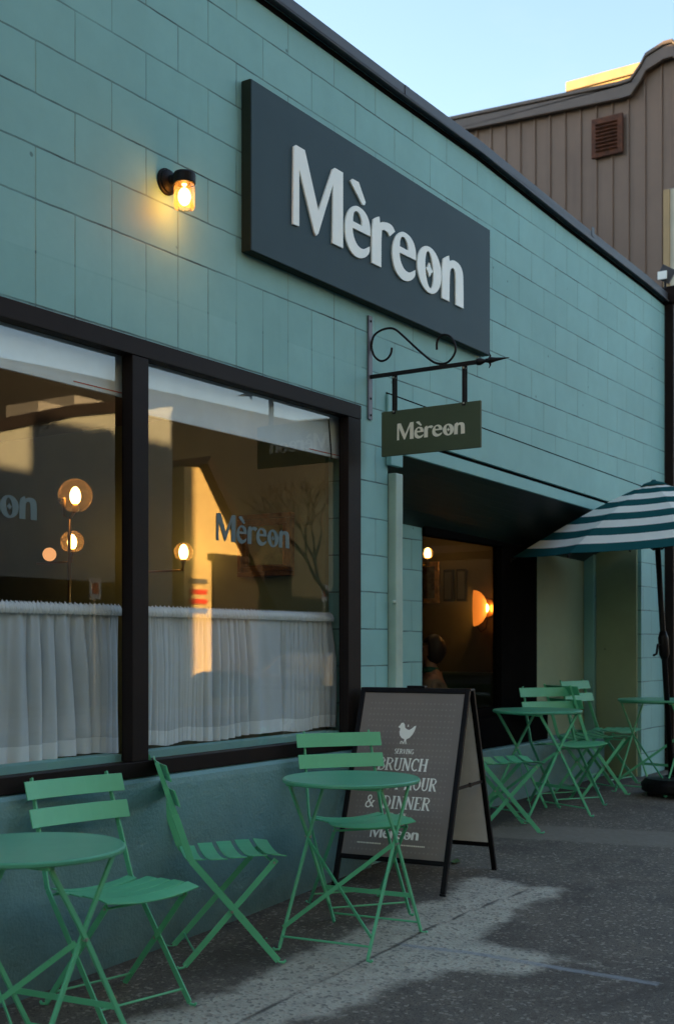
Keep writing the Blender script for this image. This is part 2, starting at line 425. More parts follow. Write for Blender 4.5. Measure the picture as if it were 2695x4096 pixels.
gum = t.ramp(t.math('ADD', vg.outputs['Distance'], t.math('MULTIPLY', t.noise(40, 3, .6, p), .02)), .045, .06, (1,1,1,1), (0,0,0,1))
asph = t.mix(t.math('MULTIPLY', gum, .6), asph, (.035,.032,.03))
stn = t.ramp(t.noise(1.6, 7, .72, p, .6), .5, .62, (0,0,0,1), (.55,.55,.55,1)); asph = t.mix(stn, asph, (.040,.034,.029))
lgt = t.ramp(t.noise(2.3, 8, .75, p, 1.2), .60, .80, (0,0,0,1), (.35,.35,.35,1)); asph = t.mix(lgt, asph, (.17,.16,.13))
base = t.mix(t.math('MULTIPLY', fs_, .88), asph, conc)
band = t.mix(t.ramp(t.noise(20, 5, .7, p), .3, .7), (.14,.13,.105), (.19,.178,.145))
base = t.mix(t.math('MULTIPLY', fb_, .85), base, band)
ck = t.math('ADD', attr('crack'), t.math('MULTIPLY', t.math('SUBTRACT', t.noise(14, 5, .7, p), .5), .022))
ckm = t.ramp(t.math('ABSOLUTE', ck), .004, .016, (1,1,1,1), (0,0,0,1))
base = t.mix(t.math('MULTIPLY', t.math('MULTIPLY', ckm, fs_), .85), base, (.045,.04,.036))
sl = t.math('ADD', attr('seal'), t.math('MULTIPLY', t.noise(30, 4, .7, p), .02))
base = t.mix(t.math('MULTIPLY', t.ramp(sl, .022, .036, (1,1,1,1), (0,0,0,1)), .75), base, (.24,.27,.29))
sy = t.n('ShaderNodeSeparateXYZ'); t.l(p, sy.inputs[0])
foot_dark = t.ramp(t.math('ADD', sy.outputs[1], t.math('MULTIPLY', t.noise(9, 5, .7, p), .2)), -.08, .1, (0,0,0,1), (.6,.6,.6,1))  # darker towards the foot of the wall
base = t.mix(foot_dark, base, (.022,.02,.018))
hh = t.math('ADD', t.math('MULTIPLY', fine, .5), t.math('MULTIPLY', vor.outputs['Distance'], t.math('MULTIPLY', fs_, .8)))
hh = t.math('SUBTRACT', hh, t.math('MULTIPLY', ckm, fs_))
t.bsdf(base, t.ramp(mid, .3, .7, (.75,.75,.75,1), (.92,.92,.92,1)), 0, t.bump(hh, .6, .006), .35)
me.materials.append(t.m)
sw = bpy.data.objects.new('sidewalk', me); col.objects.link(sw); tag(sw, kind='structure')
M['asphalt'] = paint('road_asphalt', (.05,.05,.05), (.035,.035,.036), scale=.7, rough=.9, bump=.5)
M['kerb'] = paint('kerb_concrete', (.26,.25,.23), scale=3, rough=.85, bump=.4)
tag(MB().box((-60,-4.16,-.6),(80,-4.0,-.16)).build('kerb', M['kerb']), kind='structure')
tag(MB().add([(-200,-300,-.32),(300,-300,-.32),(300,-4.1,-.32),(-200,-4.1,-.32)], [(0,1,2,3)]).build('road', M['asphalt']), kind='structure')
tag(MB().box((-60,-15.0,-.7),(80,-12,-.17)).build('far_pavement', M['kerb']), kind='structure')
tag(MB().add([(-600,-600,-.9),(600,-600,-.9),(600,600,-.9),(-600,600,-.9)], [(0,1,2,3)]).build('ground', M['asphalt']), kind='structure')

# ------------------------------------------------------------------ the teal block restaurant
XY = lambda a, b, d: (a, d, b)
B = thing('restaurant_building', (0, 0, 0), 'teal painted concrete block restaurant with brown framed windows and dark roof edge', 'building')
TOP = [(10.55,4.355),(10.0,4.375),(8.4,4.40),(6.9,4.44),(5.86,4.43),(-3,4.43)]
outer = [(-3,-.6),(5.82,-.6),(5.82,2.408),(9.95,2.335),(9.95,-.6),(10.55,-.6)] + TOP
m = MB(); m.prism(outer, XY, 0, .2, holes=[[(.2,.75),(.2,2.61),(5.53,2.61),(5.53,.75)]])
m.build('block_wall', M['block'], B)
# painted stucco apron under the window, with a slightly rounded top
m = MB()
prof = [(.0,-.6),(-.03,-.6),(-.03,.72),(-.026,.748),(-.014,.762),(.0,.768)]
vs = [(x, y, z) for x in (-3, 5.60) for y, z in prof]; k = len(prof)
m.add(vs, [(i, (i+1) % k, k + (i+1) % k, k + i) for i in range(k)] + [tuple(range(k)), tuple(range(2*k-1, k-1, -1))])
m.build('stucco_apron', M['stucco'], B)
# header board over the entrance, gap and lower trim board
dz = lambda x: -.0177 * (x - 5.82)
def strip(x0, x1, z0, z1, y0, y1, mat_, name):
    q = MB(); q.prism([(x0, z0 + dz(x0)), (x1, z0 + dz(x1)), (x1, z1 + dz(x1)), (x0, z1 + dz(x0))], XY, y0, y1)
    return q.build(name, mat_, B, bevel=.003)
strip(5.80, 10.5, 2.503, 2.715, -.016, -.001, M['smooth'], 'header_board')
strip(5.80, 10.2, 2.479, 2.502, -.004, -.001, M['matte'], 'shadow_gap')
strip(5.80, 10.2, 2.400, 2.478, -.022, -.001, M['smooth'], 'trim_board')
strip(5.80, 10.5, 2.716, 2.728, -.003, -.001, M['matte'], 'shadow_gap')
MB().box((5.80,-.035,2.32),(5.93,-.002,2.41)).build('trim_end', M['smooth'], B, bevel=.004)
# roof edge flashing following the parapet, with lap joints
q = MB(); up = [(x, z + .058) for x, z in reversed(TOP)]; q.prism([(x, z - .012) for x, z in TOP] + up, XY, -.035, .24)
lo = [(x, z - .010) for x, z in TOP]; q.prism([(x, z - .022) for x, z in TOP] + list(reversed(lo)), XY, -.048, -.034)
ud = MB(); ud.prism([(x, z - .023) for x, z in TOP] + [(x, z - .050) for x, z in reversed(TOP)], XY, -.005, -.001); ud.build('painted_drip_shadow', M['matte'], B)  # matte black strip painted in as the shadow line under the flashing
q.build('parapet_flashing', M['flash'], B, bevel=.004)
for x in (3.1, 5.95, 8.75): MB().box((x, -.039, 4.415), (x + .05, -.0345, 4.485)).build('flashing_lap', M['flash'], B)
# roof, side and back walls
q = MB(); q.box((-3, .21, 4.2), (10.5, 10, 4.3)); q.build('roof', M['flash'], B)
q = MB(); q.box((-3, 9.9, -.6), (10.5, 10, 4.19)); q.box((-3, .21, -.6), (-2.9, 9.89, 4.19)); q.box((10.4, .5, -.6), (10.5, 9.89, 4.19))
q.build('outer_wall', M['smooth'], B)
# recessed entrance bay
q = MB(); q.box((5.62, .205, -.5), (5.81, 3, 2.6)); q.build('bay_side_wall', M['smooth'], B)
q = MB(); q.box((5.82, .48, -.5), (7.06, .60, 2.6)); q.box((7.061, .48, 2.11), (8.85, .60, 2.6)); q.build('bay_back_wall', M['block'], B)
q = MB(); q.box((8.852, .48, -.5), (10.2, .60, 2.6)); q.build('bay_end_wall', M['khaki'], B)
q = MB()
q.add([(5.821,.004,2.402),(9.948,.004,2.330),(9.948,.4785,2.03),(5.821,.4785,2.125),(5.821,.004,2.408),(9.948,.004,2.336),(9.948,.479,2.44),(5.821,.479,2.5)], [(0,3,2,1),(4,5,6,7),(0,1,5,4),(1,2,6,5),(2,3,7,6),(3,0,4,7)])
q.build('soffit', M['soffit'], B)
q = MB(); q.box((9.87, .39, .15), (9.948, .478, 2.35)); q.build('corner_trim', M['smooth'], B, bevel=.004)
q = MB(); q.box((9.915, .03, .19), (9.948, .385, 2.16)); q.build('side_panel', M['khaki'], B)
q = MB(); q.box((9.88, -.0, 2.165), (9.948, .385, 2.335)); q.build('panel_head', M['smooth'], B, bevel=.003)
q = MB(); q.box((7.0, .29, -.4), (9.868, .478, .585)); q.build('low_wall', M['stucco'], B, bevel=.01)
q = MB(); q.box((7.0, .34, .588), (8.80, .478, .80)); q.build('window_bulkhead', M['matte'], B, bevel=.006)
# downspout on the entrance corner
q = MB(); q.box((5.835, -.045, .14), (5.915, .02, 2.28))
for z in (.55, .95, 1.55): q.box((5.80, -.05, z), (5.834, -.035, z + .02))
q.build('corner_post', paint('pale_teal_post', (.34,.50,.42), scale=4, rough=.5), B, bevel=.008)

# main window: frame with mullions, panes, vinyl lettering
q = MB(); F0, F1 = -.014, .05
q.box((.2, F0, 2.53), (5.525, F1, 2.605)); q.box((.2, F0, .77), (5.525, F1, .835))
for a, b in ((.2,.3),(2.12,2.22),(3.75,3.85),(5.40,5.525)): q.box((a, F0 + .002, .836), (b, F1 - .001, 2.529))
win = W(q.build('window_frame', M['frame'], B, bevel=.003))
# grey green sill bead just inside the frame
q = MB()
for a, b in ((.3,2.12),(2.22,3.75),(3.85,5.40)): q.box((a, .05, .836), (b, .14, .866))
q.build('inner_sill', M['smooth'], win)
for a, b in ((.3,2.12),(2.22,3.75),(3.85,5.40)):
    MB().add([(a,.038,.83),(b,.038,.83),(b,.038,2.535),(a,.038,2.535)], [(0,1,2,3)]).build('pane', M['glass'], win)

def ell(cx, cz, rx, rz, n=36, tilt=0):
    return [(cx + rx*math.cos(2*math.pi*i/n) + tilt*math.sin(2*math.pi*i/n), cz + rz*math.sin(2*math.pi*i/n)) for i in range(n)]
def smooth_loop(l, it=1):
    for _ in range(it):
        o = []
        for i in range(len(l)):
            a = Vector(l[i-1]); b = Vector(l[i]); c = Vector(l[(i+1) % len(l)])
            if (b-a).length > .07 and (c-b).length > .07: o.append(tuple(b)); continue
            e = (b-a).normalized().dot((c-b).normalized())
            if e < .45: o.append(tuple(b)); continue
            o.append(tuple(b*.75 + a*.25)); o.append(tuple(b*.75 + c*.25))
        l = o
    return l
gE = [(.525,.203),(.525,.244),(.516,.274),(.498,.3),(.462,.322),(.409,.329),(.376,.324),(.339,.305),(.307,.275),(.284,.231),(.276,.18),(.282,.138),(.299,.099),(.333,.071),(.38,.055),(.433,.06),(.48,.08),(.516,.111),(.52,.148),(.49,.131),(.456,.116),(.423,.114),(.391,.125),(.364,.151),(.352,.179),(.35,.200)]
gEh = [(.354,.236),(.355,.262),(.364,.286),(.383,.298),(.409,.296),(.43,.28),(.442,.255),(.443,.236)]
sh = lambda l: [(.753 + (x-.276)*1.055, z) for x, z in l]
WORD = [
 ([(-.186,.065),(-.179,.445),(-.160,.458),(-.085,.458),(.034,.194),(.160,.443),(.183,.458),(.259,.458),(.259,.067),(.160,.067),(.165,.366),(.033,.080),(.013,.063),(-.004,.080),(-.133,.35),(-.133,.068)], []),
 ([(.327,.437),(.35,.456),(.409,.457),(.478,.371),(.468,.352),(.444,.350),(.38,.397)], []),
 (smooth_loop(gE), [smooth_loop(gEh)]),
 (smooth_loop([(.541,.297),(.596,.329),(.618,.337),(.624,.305),(.652,.318),(.715,.331),(.76,.324),(.783,.301),(.725,.259),(.708,.274),(.683,.279),(.652,.277),(.639,.257),(.637,.066),(.541,.066)]), []),
 (sh(smooth_loop(gE)), [sh(smooth_loop(gEh))]),
 (ell(1.173,.190,.143,.134), [ell(1.171,.190,.047,.104, tilt=-.012)]),
 ([(1.128,.191),(1.150,.203),(1.171,.234),(1.194,.203),(1.218,.189),(1.194,.177),(1.173,.148),(1.150,.179)], []),
 (smooth_loop([(1.324,.292),(1.384,.325),(1.41,.336),(1.417,.306),(1.45,.32),(1.482,.326),(1.544,.321),(1.583,.291),(1.594,.243),(1.597,.063),(1.497,.063),(1.496,.24),(1.482,.269),(1.46,.276),(1.435,.266),(1.419,.235),(1.415,.063),(1.323,.063)]), []),
]
def wordmark(T, d0, d1, s=1.0):
    """the restaurant name; T(a, b, depth) with a from the left edge of the M, b from the baseline"""
    q = MB()
    for i, (o_, h_) in enumerate(WORD):
        f = lambda l: [((x + .186) * s, (z - .066) * s) for x, z in l]
        q.prism(f(o_), T, d0, d1, holes=[f(h) for h in h_])
    return q
for x0 in (4.358, 2.697, 1.07):
    wordmark(lambda a, b, d, x0=x0: (x0 + a, d, 1.803 + b), .0355, .0370, .3215).build('lettering', M['decal'], win)

# bay window
q = MB()
q.box((7.062, .455, 2.05), (8.85, .53, 2.109)); q.box((7.062, .485, .801), (7.085, .53, 2.049)); q.box((8.22, .455, .801), (8.851, .53, 2.049)); q.box((7.086, .455, .801), (8.219, .53, .86))
bw = W(q.build('bay_window_frame', M['matte'], B, bevel=.003))
MB().add([(7.085,.50,.86),(8.22,.50,.86),(8.22,.50,2.05),(7.085,.50,2.05)], [(0,1,2,3)]).build('pane', thin_glass('bay_glass', (.80,.80,.74), .35, .0), bw)

# interior shells
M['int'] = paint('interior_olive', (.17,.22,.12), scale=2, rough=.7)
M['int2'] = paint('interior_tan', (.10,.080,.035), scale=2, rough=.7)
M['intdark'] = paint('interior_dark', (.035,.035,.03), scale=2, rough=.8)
M['floor'] = paint('interior_floor', (.06,.045,.035), scale=4, rough=.5)
q = MB(); q.box((5.50, .202, -.3), (5.60, 5, 4.1)); q.build('interior_wall', M['int'], B)
q = MB(); q.box((-2.8, 5.01, -.3), (5.6, 5.1, 4.1)); q.build('interior_wall', M['int'], B)
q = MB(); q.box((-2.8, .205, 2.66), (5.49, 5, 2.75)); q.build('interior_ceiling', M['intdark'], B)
q = MB(); q.box((-2.8, .205, 0.02), (5.49, 5, .10)); q.build('interior_floor', M['floor'], B)
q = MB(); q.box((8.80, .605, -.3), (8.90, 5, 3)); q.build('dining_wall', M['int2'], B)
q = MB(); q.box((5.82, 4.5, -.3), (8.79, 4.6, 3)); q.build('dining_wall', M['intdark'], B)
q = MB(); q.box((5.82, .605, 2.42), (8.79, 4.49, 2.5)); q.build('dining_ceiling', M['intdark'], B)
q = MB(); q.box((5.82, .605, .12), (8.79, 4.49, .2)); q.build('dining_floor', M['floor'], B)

# ------------------------------------------------------------------ shop sign
S = thing('shop_sign', (5.735, -.05, 3.153), 'large slate grey rectangular sign board with raised white restaurant name on the block wall', 'sign')
q = MB(); q.box((4.494, -.055, 3.153), (6.98, -.003, 3.953)); o = q.build('sign_box', M['signedge'], S, bevel=.004)
q = MB(); q.box((4.497, -.0605, 3.156), (6.977, -.0552, 3.950)); q.build('sign_face', M['signface'], S, bevel=.002)
T = lambda a, b, d: (4.814 + a, d, 3.366 + b)
wordmark(T, -.071, -.061).build('lettering', M['white'], S, bevel=.0015)

# ------------------------------------------------------------------ iron bracket and hanging board
K = thing('sign_bracket', (5.623, 0, 2.777), 'black wrought iron scroll bracket with spear tip holding the hanging board', 'bracket')
q = MB(); q.box((5.604, -.012, 2.545), (5.642, -.001, 3.11)); q.build('wall_plate', M['plate'], K, bevel=.002)
q = MB()
for z in (2.57, 2.66, 3.08):
    q = MB(); q.lathe([(.007,0),(.006,-.004),(.002,-.006)], (5.623, -.012, z), 10, 'Y'); q.build('bolt', M['iron'], K)
q = MB(); q.bar((5.623,-.012,2.777),(5.623,-.655,2.777), .020, .020, (1,0,0)); q.build('arm', M['iron'], K, bevel=.002)
SCR = [(-.145,2.919),(-.139,2.888),(-.114,2.862),(-.077,2.856),(-.042,2.879),(-.023,2.914),(-.017,2.953),(-.033,2.999),(-.077,3.022),(-.126,3.026),(-.164,3.015),(-.207,2.98),(-.292,2.9),(-.376,2.826),(-.423,2.799),(-.47,2.794),(-.505,2.812),(-.528,2.847),(-.525,2.889),(-.499,2.929),(-.464,2.944),(-.435,2.935),(-.42,2.908),(-.42,2.864)]
pts = []
for i in range(len(SCR)-1):
    p0 = Vector(SCR[max(i-1,0)]); p1 = Vector(SCR[i]); p2 = Vector(SCR[i+1]); p3 = Vector(SCR[min(i+2, len(SCR)-1)])
    for k in range(4):
        u = k/4; v = .5*((2*p1)+(p2-p0)*u+(2*p0-5*p1+4*p2-p3)*u*u+(3*p1-p0-3*p2+p3)*u**3)
        pts.append((5.623, v.x, v.y))
q = MB(); q.tube(pts, .0062, 8); q.build('scroll', M['iron'], K, smooth=True)
q = MB(); q.lathe([(.012,-.650),(.017,-.655),(.019,-.672),(.014,-.685),(.008,-.700),(.012,-.715),(.017,-.728),(.014,-.742),(.010,-.760),(.0015,-.835)], (5.623,0,2.777), 14, 'Y')
for s_ in (-1, 1):
    q.tube([(5.623,-.722,2.777),(5.623,-.730,2.777+s_*.024),(5.623,-.722,2.777+s_*.040)], [.008,.0045,.0015], 8)
    q.tube([(5.623,-.722,2.777),(5.623+s_*.024,-.730,2.777),(5.623+s_*.040,-.722,2.777)], [.008,.0045,.0015], 8)
q.build('finial', M['iron'], K, smooth=True)
for y in (-.163, -.583):
    q = MB(); q.box((5.631,y-.010,2.560),(5.635,y+.010,2.775)); q.box((5.611,y-.010,2.560),(5.615,y+.010,2.775))
    o = W(q.build('strap', M['iron'], K, bevel=.001))
    for z in (2.572, 2.755): MB().tube([(5.607,y,z),(5.640,y,z)], .005, 8).build('bolt', M['steel'], o)
H_ = thing('hanging_sign', (5.623, -.381, 2.336), 'small olive green board with cream restaurant name hanging under the iron bracket', 'sign')
q = MB(); q.box((5.6155,-.678,2.336),(5.6305,-.084,2.577)); q.build('board', M['olive'], H_, bevel=.002)
# name on both faces of the board
wordmark(lambda a, b, d: (d, -.182 - a, 2.416 + b), 5.6145, 5.6156, .2275).build('lettering', M['cream_t'], H_)
wordmark(lambda a, b, d: (d, -.587 + a, 2.416 + b), 5.6304, 5.6315, .2275).build('lettering', M['cream_t'], H_)

# ------------------------------------------------------------------ jar wall lamp
Lp = thing('wall_lamp', (3.97, 0, 3.316), 'lit jar shaped wall lamp with black cap on the teal blocks', 'wall lamp')
q = MB(); q.lathe([(.057,-.001),(.057,-.010),(.050,-.014),(.050,-.022),(.040,-.030),(.022,-.036)], (3.97,0,3.316), 28, 'Y'); q.build('wall_plate', M['black'], Lp, smooth=False, bevel=.001)
q = MB(); q.lathe([(.024,-.030),(.024,-.085)], (3.97,0,3.316), 18, 'Y'); q.build('arm', M['black'], Lp)
q = MB(); q.lathe([(.046,3.286),(.048,3.290),(.048,3.325),(.044,3.333),(.02,3.336)], (3.97,-.105,0), 28); q.build('cap', M['black'], Lp)
q = MB(); q.lathe([(.030,3.178),(.040,3.182),(.0445,3.195),(.0445,3.270),(.041,3.285)], (3.97,-.105,0), 28, cap=False); q.build('glass_jar', M['amber'], Lp, smooth=True)
q = MB(); q.lathe([(.027*math.sin(math.pi*i/12)+.0006, 3.232-.038*math.cos(math.pi*i/12)) for i in range(13)]+[(.012,3.285)], (3.97,-.105,0), 20); q.build('bulb', M['bulb'], Lp, smooth=True)
def lamp(root, loc, power, c=(1,.72,.40), r=.03):
    ld = bpy.data.lights.new('lamp_light', 'POINT'); ld.energy = power; ld.color = c; ld.shadow_soft_size = r
    o = bpy.data.objects.new('lamp_light', ld); col.objects.link(o); o.parent = root
    o.location = Vector(loc) - root.location; return o
lamp(Lp, (3.97,-.105,3.190), .16, (1,.26,.035), .02)

# ------------------------------------------------------------------ blinds and sheer curtains
names = ['white roller blind across the middle pane, bright and opaque', 'white roller blind in the right pane with a black pull cord', 'white roller blind in the leftmost pane out at the picture edge']
for (a, b, zb), lb in zip(((2.23,3.80,2.385),(3.87,5.46,2.335),(.3,2.11,2.385)), names):
    if a < 1: continue
    rb = thing('roller_blind', ((a+b)/2, .08, 2.5), lb, 'blind', 'roller blinds behind the glass')
    q = MB(); q.box((a,.080,zb),(b,.084,2.62)); q.build('fabric', M['blind'], rb)
    q = MB(); q.box((a,.074,zb-.018),(b,.088,zb+.004)); q.build('bottom_bar', M['blind'], rb)
    q = MB(); q.box((b-.30,.0725,zb-.004),(b-.02,.0738,zb)); q.build('red_stripe', paint('red_stripe%d' % int(a), (.6,.06,.04)), rb)
    if a > 3:
        q = MB(); q.tube([(b-.14,.062,2.52),(b-.125,.060,2.40),(b-.11,.062,2.30)], .004, 6); q.build('pull_cord', M['black'], rb)
def curtain(a, b, z0, z1, seed, label):
    rd = random.Random(seed); n = int((b-a)*340); rows = 26
    ct = thing('curtain', ((a+b)/2, .16, z0), label, 'curtain', 'sheer cafe curtains')
    # pleats: sums of sines with drifting phase
    ph = 0; f = []; A_ = []
    for i in range(n+1):
        x = a + (b-a)*i/n
        ph += .115 + .075*math.sin(x*5.1+seed) + .055*math.sin(x*13+seed*2)
        f.append(ph*(2.1 if seed < 3 else 2.9)); A_.append(.6 + .4*math.sin(x*7.3+seed))
    vs = []; H = z1 - z0
    for j in range(rows+1):
        v = j/rows; z = z1 - H*v - (.012*math.sin(v*3) if j else 0)
        for i in range(n+1):
            x = a + (b-a)*i/n
            amp = (.006 + .030*min(1, v*2.6))*A_[i] if v > .04 else .004
            y = .16 + amp*math.sin(f[i] + .5*math.sin(v*3+x*4)) + .004*math.sin(f[i]*2.7 + v*2)
            zz = z + (.007*math.sin(f[i]*.11+1)*v) + (.006*math.sin(f[i]*3.1) if j == 0 else 0)
            if i > n*.9: x2 = x + .0*v
            vs.append((x + ((.016 if seed < 3 else .011)*min(1, v*3+.2))*math.cos(f[i]) + .006*math.sin(v*2.5+f[i]*.2), y, zz))
    me_f = lambda r0, r1: [(j*(n+1)+i, j*(n+1)+i+1, (j+1)*(n+1)+i+1, (j+1)*(n+1)+i) for j in range(r0, r1) for i in range(n)]
    q = MB(); q.add(vs[:(rows-2)*(n+1)], me_f(0, rows-3)); q.build('sheer_cloth', M['sheer'], ct, smooth=True)
    q = MB(); q.add(vs[(rows-3)*(n+1):], me_f(0, 3)); q.build('hem', M['hem'], ct, smooth=True)
    # gathered heading over the rod
    q = MB(); hv = []
    m_ = n*2
    for j, (dy, dzz) in enumerate(((-.010,-.026),(-.016,-.012),(-.010,.004),(0,.018),(.008,.004))):
        for i in range(m_+1):
            x = a + (b-a)*i/m_
            g = math.sin(i*.9+2*math.sin(i*.031)) * .004 + math.sin(i*.37+seed+3*math.sin(i*.017))*.004 + rd.uniform(-.002,.002)
            hv.append((x, .152 + dy + g*.7, z1 + dzz + g*(1 if j >= 2 else .4)))
    q.add(hv, [(j*(m_+1)+i, j*(m_+1)+i+1, (j+1)*(m_+1)+i+1, (j+1)*(m_+1)+i) for j in range(4) for i in range(m_)])
    q.build('gathered_heading', M['hem'], ct, smooth=True)
    q = MB(); q.tube([(a-.02,.153,z1-.008),(b+.01,.153,z1-.008)], .006, 8); q.build('rod', M['steel'], ct)
curtain(2.24, 3.85, .868, 1.475, 1, 'white sheer cafe curtain with loose wide folds in the left pane')
curtain(3.88, 5.485, .878, 1.475, 5, 'white sheer cafe curtain with tight folds in the right pane beside the sandwich board')

# ------------------------------------------------------------------ things inside the window
def globe_lamp(x, y, z, r, label, power, stem=None):
    g = thing('globe_lamp', (x, y, z), label, 'lamp', 'glass globe lamps inside')
    q = MB(); n_ = 14
    q.lathe([(r*math.sin(math.pi*i/n_)+.0005, -r*math.cos(math.pi*i/n_)) for i in range(n_+1)], (x,y,z), 24, cap=False); q.build('glass_globe', M['globe'], g, smooth=True)
    q = MB(); q.lathe([(.027*math.sin(math.pi*i/12)**.9*(1-.25*max(0, i/12-.5)*2)+.0006, -.045*math.cos(math.pi*i/12)) for i in range(13)], (x,y,z), 18, cap=False); q.build('bulb', M['bulb'], g, smooth=True)
    M.setdefault('brass', paint('aged_brass', (.30,.19,.06), scale=12, rough=.3, metal=.9))
    q = MB(); q.lathe([(.014,-r*.98),(.020,-r*.8),(.012,-.04)], (x,y,z), 14)
    if stem:
        q.tube([(x,y,z-r*.9),(x-.03,y+.01,z-r-.035),(x-.055,y+.02,z-r-.02),(x-.06,y+.02,z-r*.2),(x-.095,y+.02,z-r*.35)], .008, 8)
        q.tube([(x-.03,y+.01,z-r-.035),(x-.03,y+.012,stem)], .0085, 8)
    else: q.tube([(x,y,z-r*.98),(x,y+.01,z-r-.05)], .008, 8); q.tube([(x,y,z-r-.05),(x,y+.3,z-r-.05)], .006, 8)
    q.build('brass_stem', M['brass'], g, smooth=True)
    lamp(g, (x, y, z), power); return g
globe_lamp(4.37, .95, 2.07, .085, 'large clear glass globe lamp, highest one, on a tall brass pole', .2, .75)
globe_lamp(5.15, 1.77, 1.93, .068, 'middle sized glass globe lamp just below the large globe', .2)
globe_lamp(5.36, 1.09, 1.855, .055, 'small glass globe lamp seen between the mullion and the window lettering', .16)
q = MB(); q.lathe([(0.042*math.sin(math.pi*i/12)+.0004, -.042*math.cos(math.pi*i/12)) for i in range(13)], (5.357, 2.18, 1.885), 20, cap=False)
o = q.build('opal_lamp', M['bulb_soft'], None, smooth=True, loc=(5.357, 2.18, 1.885)); tag(o, 'small round orange opal lamp far inside, left of the brass pole', 'lamp')
P_ = thing('painting', (5.49, .60, 1.89), 'small landscape painting in an ornate gilt wood frame on the green inner wall', 'painting')
M['gilt'] = paint('gilt_wood', (.20,.095,.03), (.05,.022,.01), scale=22, rough=.4, bump=.5, bscale=70, metal=.3)
q = MB(); y0, y1, z0, z1 = .405, .775, 1.705, 2.055
for k, (w_, x_) in enumerate(((0,5.455),(.028,5.465),(.05,5.472))):
    a0, a1, c0, c1 = y0 + w_, y1 - w_, z0 + w_, z1 - w_; t_ = .028 if k < 2 else .016
    q.box((x_, a0, c0), (5.498, a1, c0+t_-.001)); q.box((x_, a0, c1-t_+.001), (5.498, a1, c1)); q.box((x_, a0, c0+t_), (5.498, a0+t_-.001, c1-t_)); q.box((x_, a1-t_+.001, c0+t_), (5.498, a1, c1-t_))
q.build('frame', M['gilt'], P_, bevel=.003)
t = NT('painted_canvas'); v = t.coord(); n_ = t.noise(14, 5, .6, v)
t.bsdf(t.mix(t.ramp(t.noise(7, 4, .6, v), .45, .62), t.mix(n_, (.02,.035,.012), (.10,.16,.03)), (.22,.24,.10)), .5)
q = MB(); q.box((5.478, y0+.066, z0+.066), (5.496, y1-.066, z1-.066)); q.build('canvas', t.m, P_)

# dining side, seen through the bay window
SC = thing('wall_sconce', (8.78, .85, 1.61), 'glowing amber half dome sconce on the dining wall behind the bay window', 'wall lamp')
M['shade'] = NT('amber_shade'); t = M['shade']
d = t.n('ShaderNodeBsdfDiffuse'); d.inputs[0].default_value = (.45,.25,.15,1); tl = t.n('ShaderNodeBsdfTranslucent'); tl.inputs[0].default_value = (.55,.28,.13,1)
mx = t.n('ShaderNodeMixShader'); mx.inputs[0].default_value = .6; t.l(d.outputs[0], mx.inputs[1]); t.l(tl.outputs[0], mx.inputs[2]); t.l(mx.outputs[0], t.out.inputs[0]); M['shade'] = t.m
q = MB(); q.lathe([(.143*math.cos(a_)+.001, -.110*math.sin(a_)) for a_ in [math.pi*.5*i/12*.93 for i in range(13)]], (0,0,0), 32, 'X', cap=False)
ax_ = Vector((-.40, .91, 0)).normalized(); sd_ = Vector((0,0,1)).cross(ax_)     # the open side of the dome points along the wall
q.v = [tuple(Vector((8.69,.93,1.61)) + ax_*v_[0] + sd_*v_[1] + Vector((0,0,v_[2]))) for v_ in q.v]
q.build('dome_shade', M['shade'], SC, smooth=True)
q = MB(); q.lathe([(.075,8.795),(.078,8.785),(.070,8.775),(.03,8.772)], (0,.85,1.61), 28, 'X'); q.lathe([(.008,8.78),(.008,8.64)], (0,.85,1.61), 10, 'X'); q.build('wall_plate', paint('sconce_brass', (.35,.22,.07), metal=.8, rough=.3), SC, smooth=False)
q = MB(); n_ = 10; q.lathe([(.042*math.sin(math.pi*i/n_)+.0004, 8.71-.042*math.cos(math.pi*i/n_)) for i in range(n_+1)], (0,.85,1.61), 20, 'X', cap=False); q.build('bulb', M['bulb'], SC, smooth=True)
q = MB(); q.tube([(8.775,.85,1.535),(8.77,.86,1.45),(8.76,.90,1.42),(8.76,.93,1.46),(8.77,.92,1.53)], .004, 6); q.build('cable', M['black'], SC, smooth=True)
lamp(SC, (8.68, .855, 1.61), .30, (1,.56,.13), .03)
q = MB(); q.box((8.50,.62,.2),(8.79,2.6,.62)); q.build('seat', M['intdark'], None); o = bpy.data.objects['seat']
bench = thing('booth_bench', (8.6, 1.4, .2), 'dark green padded booth bench under the amber sconce', 'bench'); o.parent = bench; o.location = -bench.location
q = MB(); q.box((8.70,.62,.621),(8.79,2.6,1.10)); q.build('backrest', paint('green_leatherette', (.035,.055,.035), rough=.45), bench, bevel=.02)
for i, (y, z) in enumerate(((1.08, 1.80), (1.20, 1.80))):
    q = MB(); q.box((8.765, y-.045, z-.13), (8.79, y+.045, z+.13)); q.build('frame', M['black'], None, bevel=.004)
    fr = bpy.data.objects['frame'] if i == -1 else None
    ob = [x for x in bpy.data.objects if x.name.startswith('frame') and x.parent is None][-1]
    pt = thing('picture_frame', (8.78, y, z), ['narrow black picture frame nearest the amber sconce', 'narrow black picture frame further left of the sconce'][i], 'picture frame', 'black frames on the dining wall')
    ob.parent = pt; ob.location = -pt.location
    q = MB(); q.box((8.762, y-.03, z-.11), (8.764, y+.03, z+.11)); q.build('print', paint('dark_print%d' % i, (.03,.03,.025)), pt)
MR = thing('wall_mirror', (8.78, 1.68, 1.75), 'glowing gold framed mirror at the left edge of the bay window', 'mirror')
q = MB(); q.box((8.765, 1.285, 1.66), (8.79, 1.76, 2.0)); q.build('frame', paint('mirror_gold', (.45,.25,.07), (.12,.06,.02), scale=20, rough=.35, metal=.6), MR, bevel=.006)
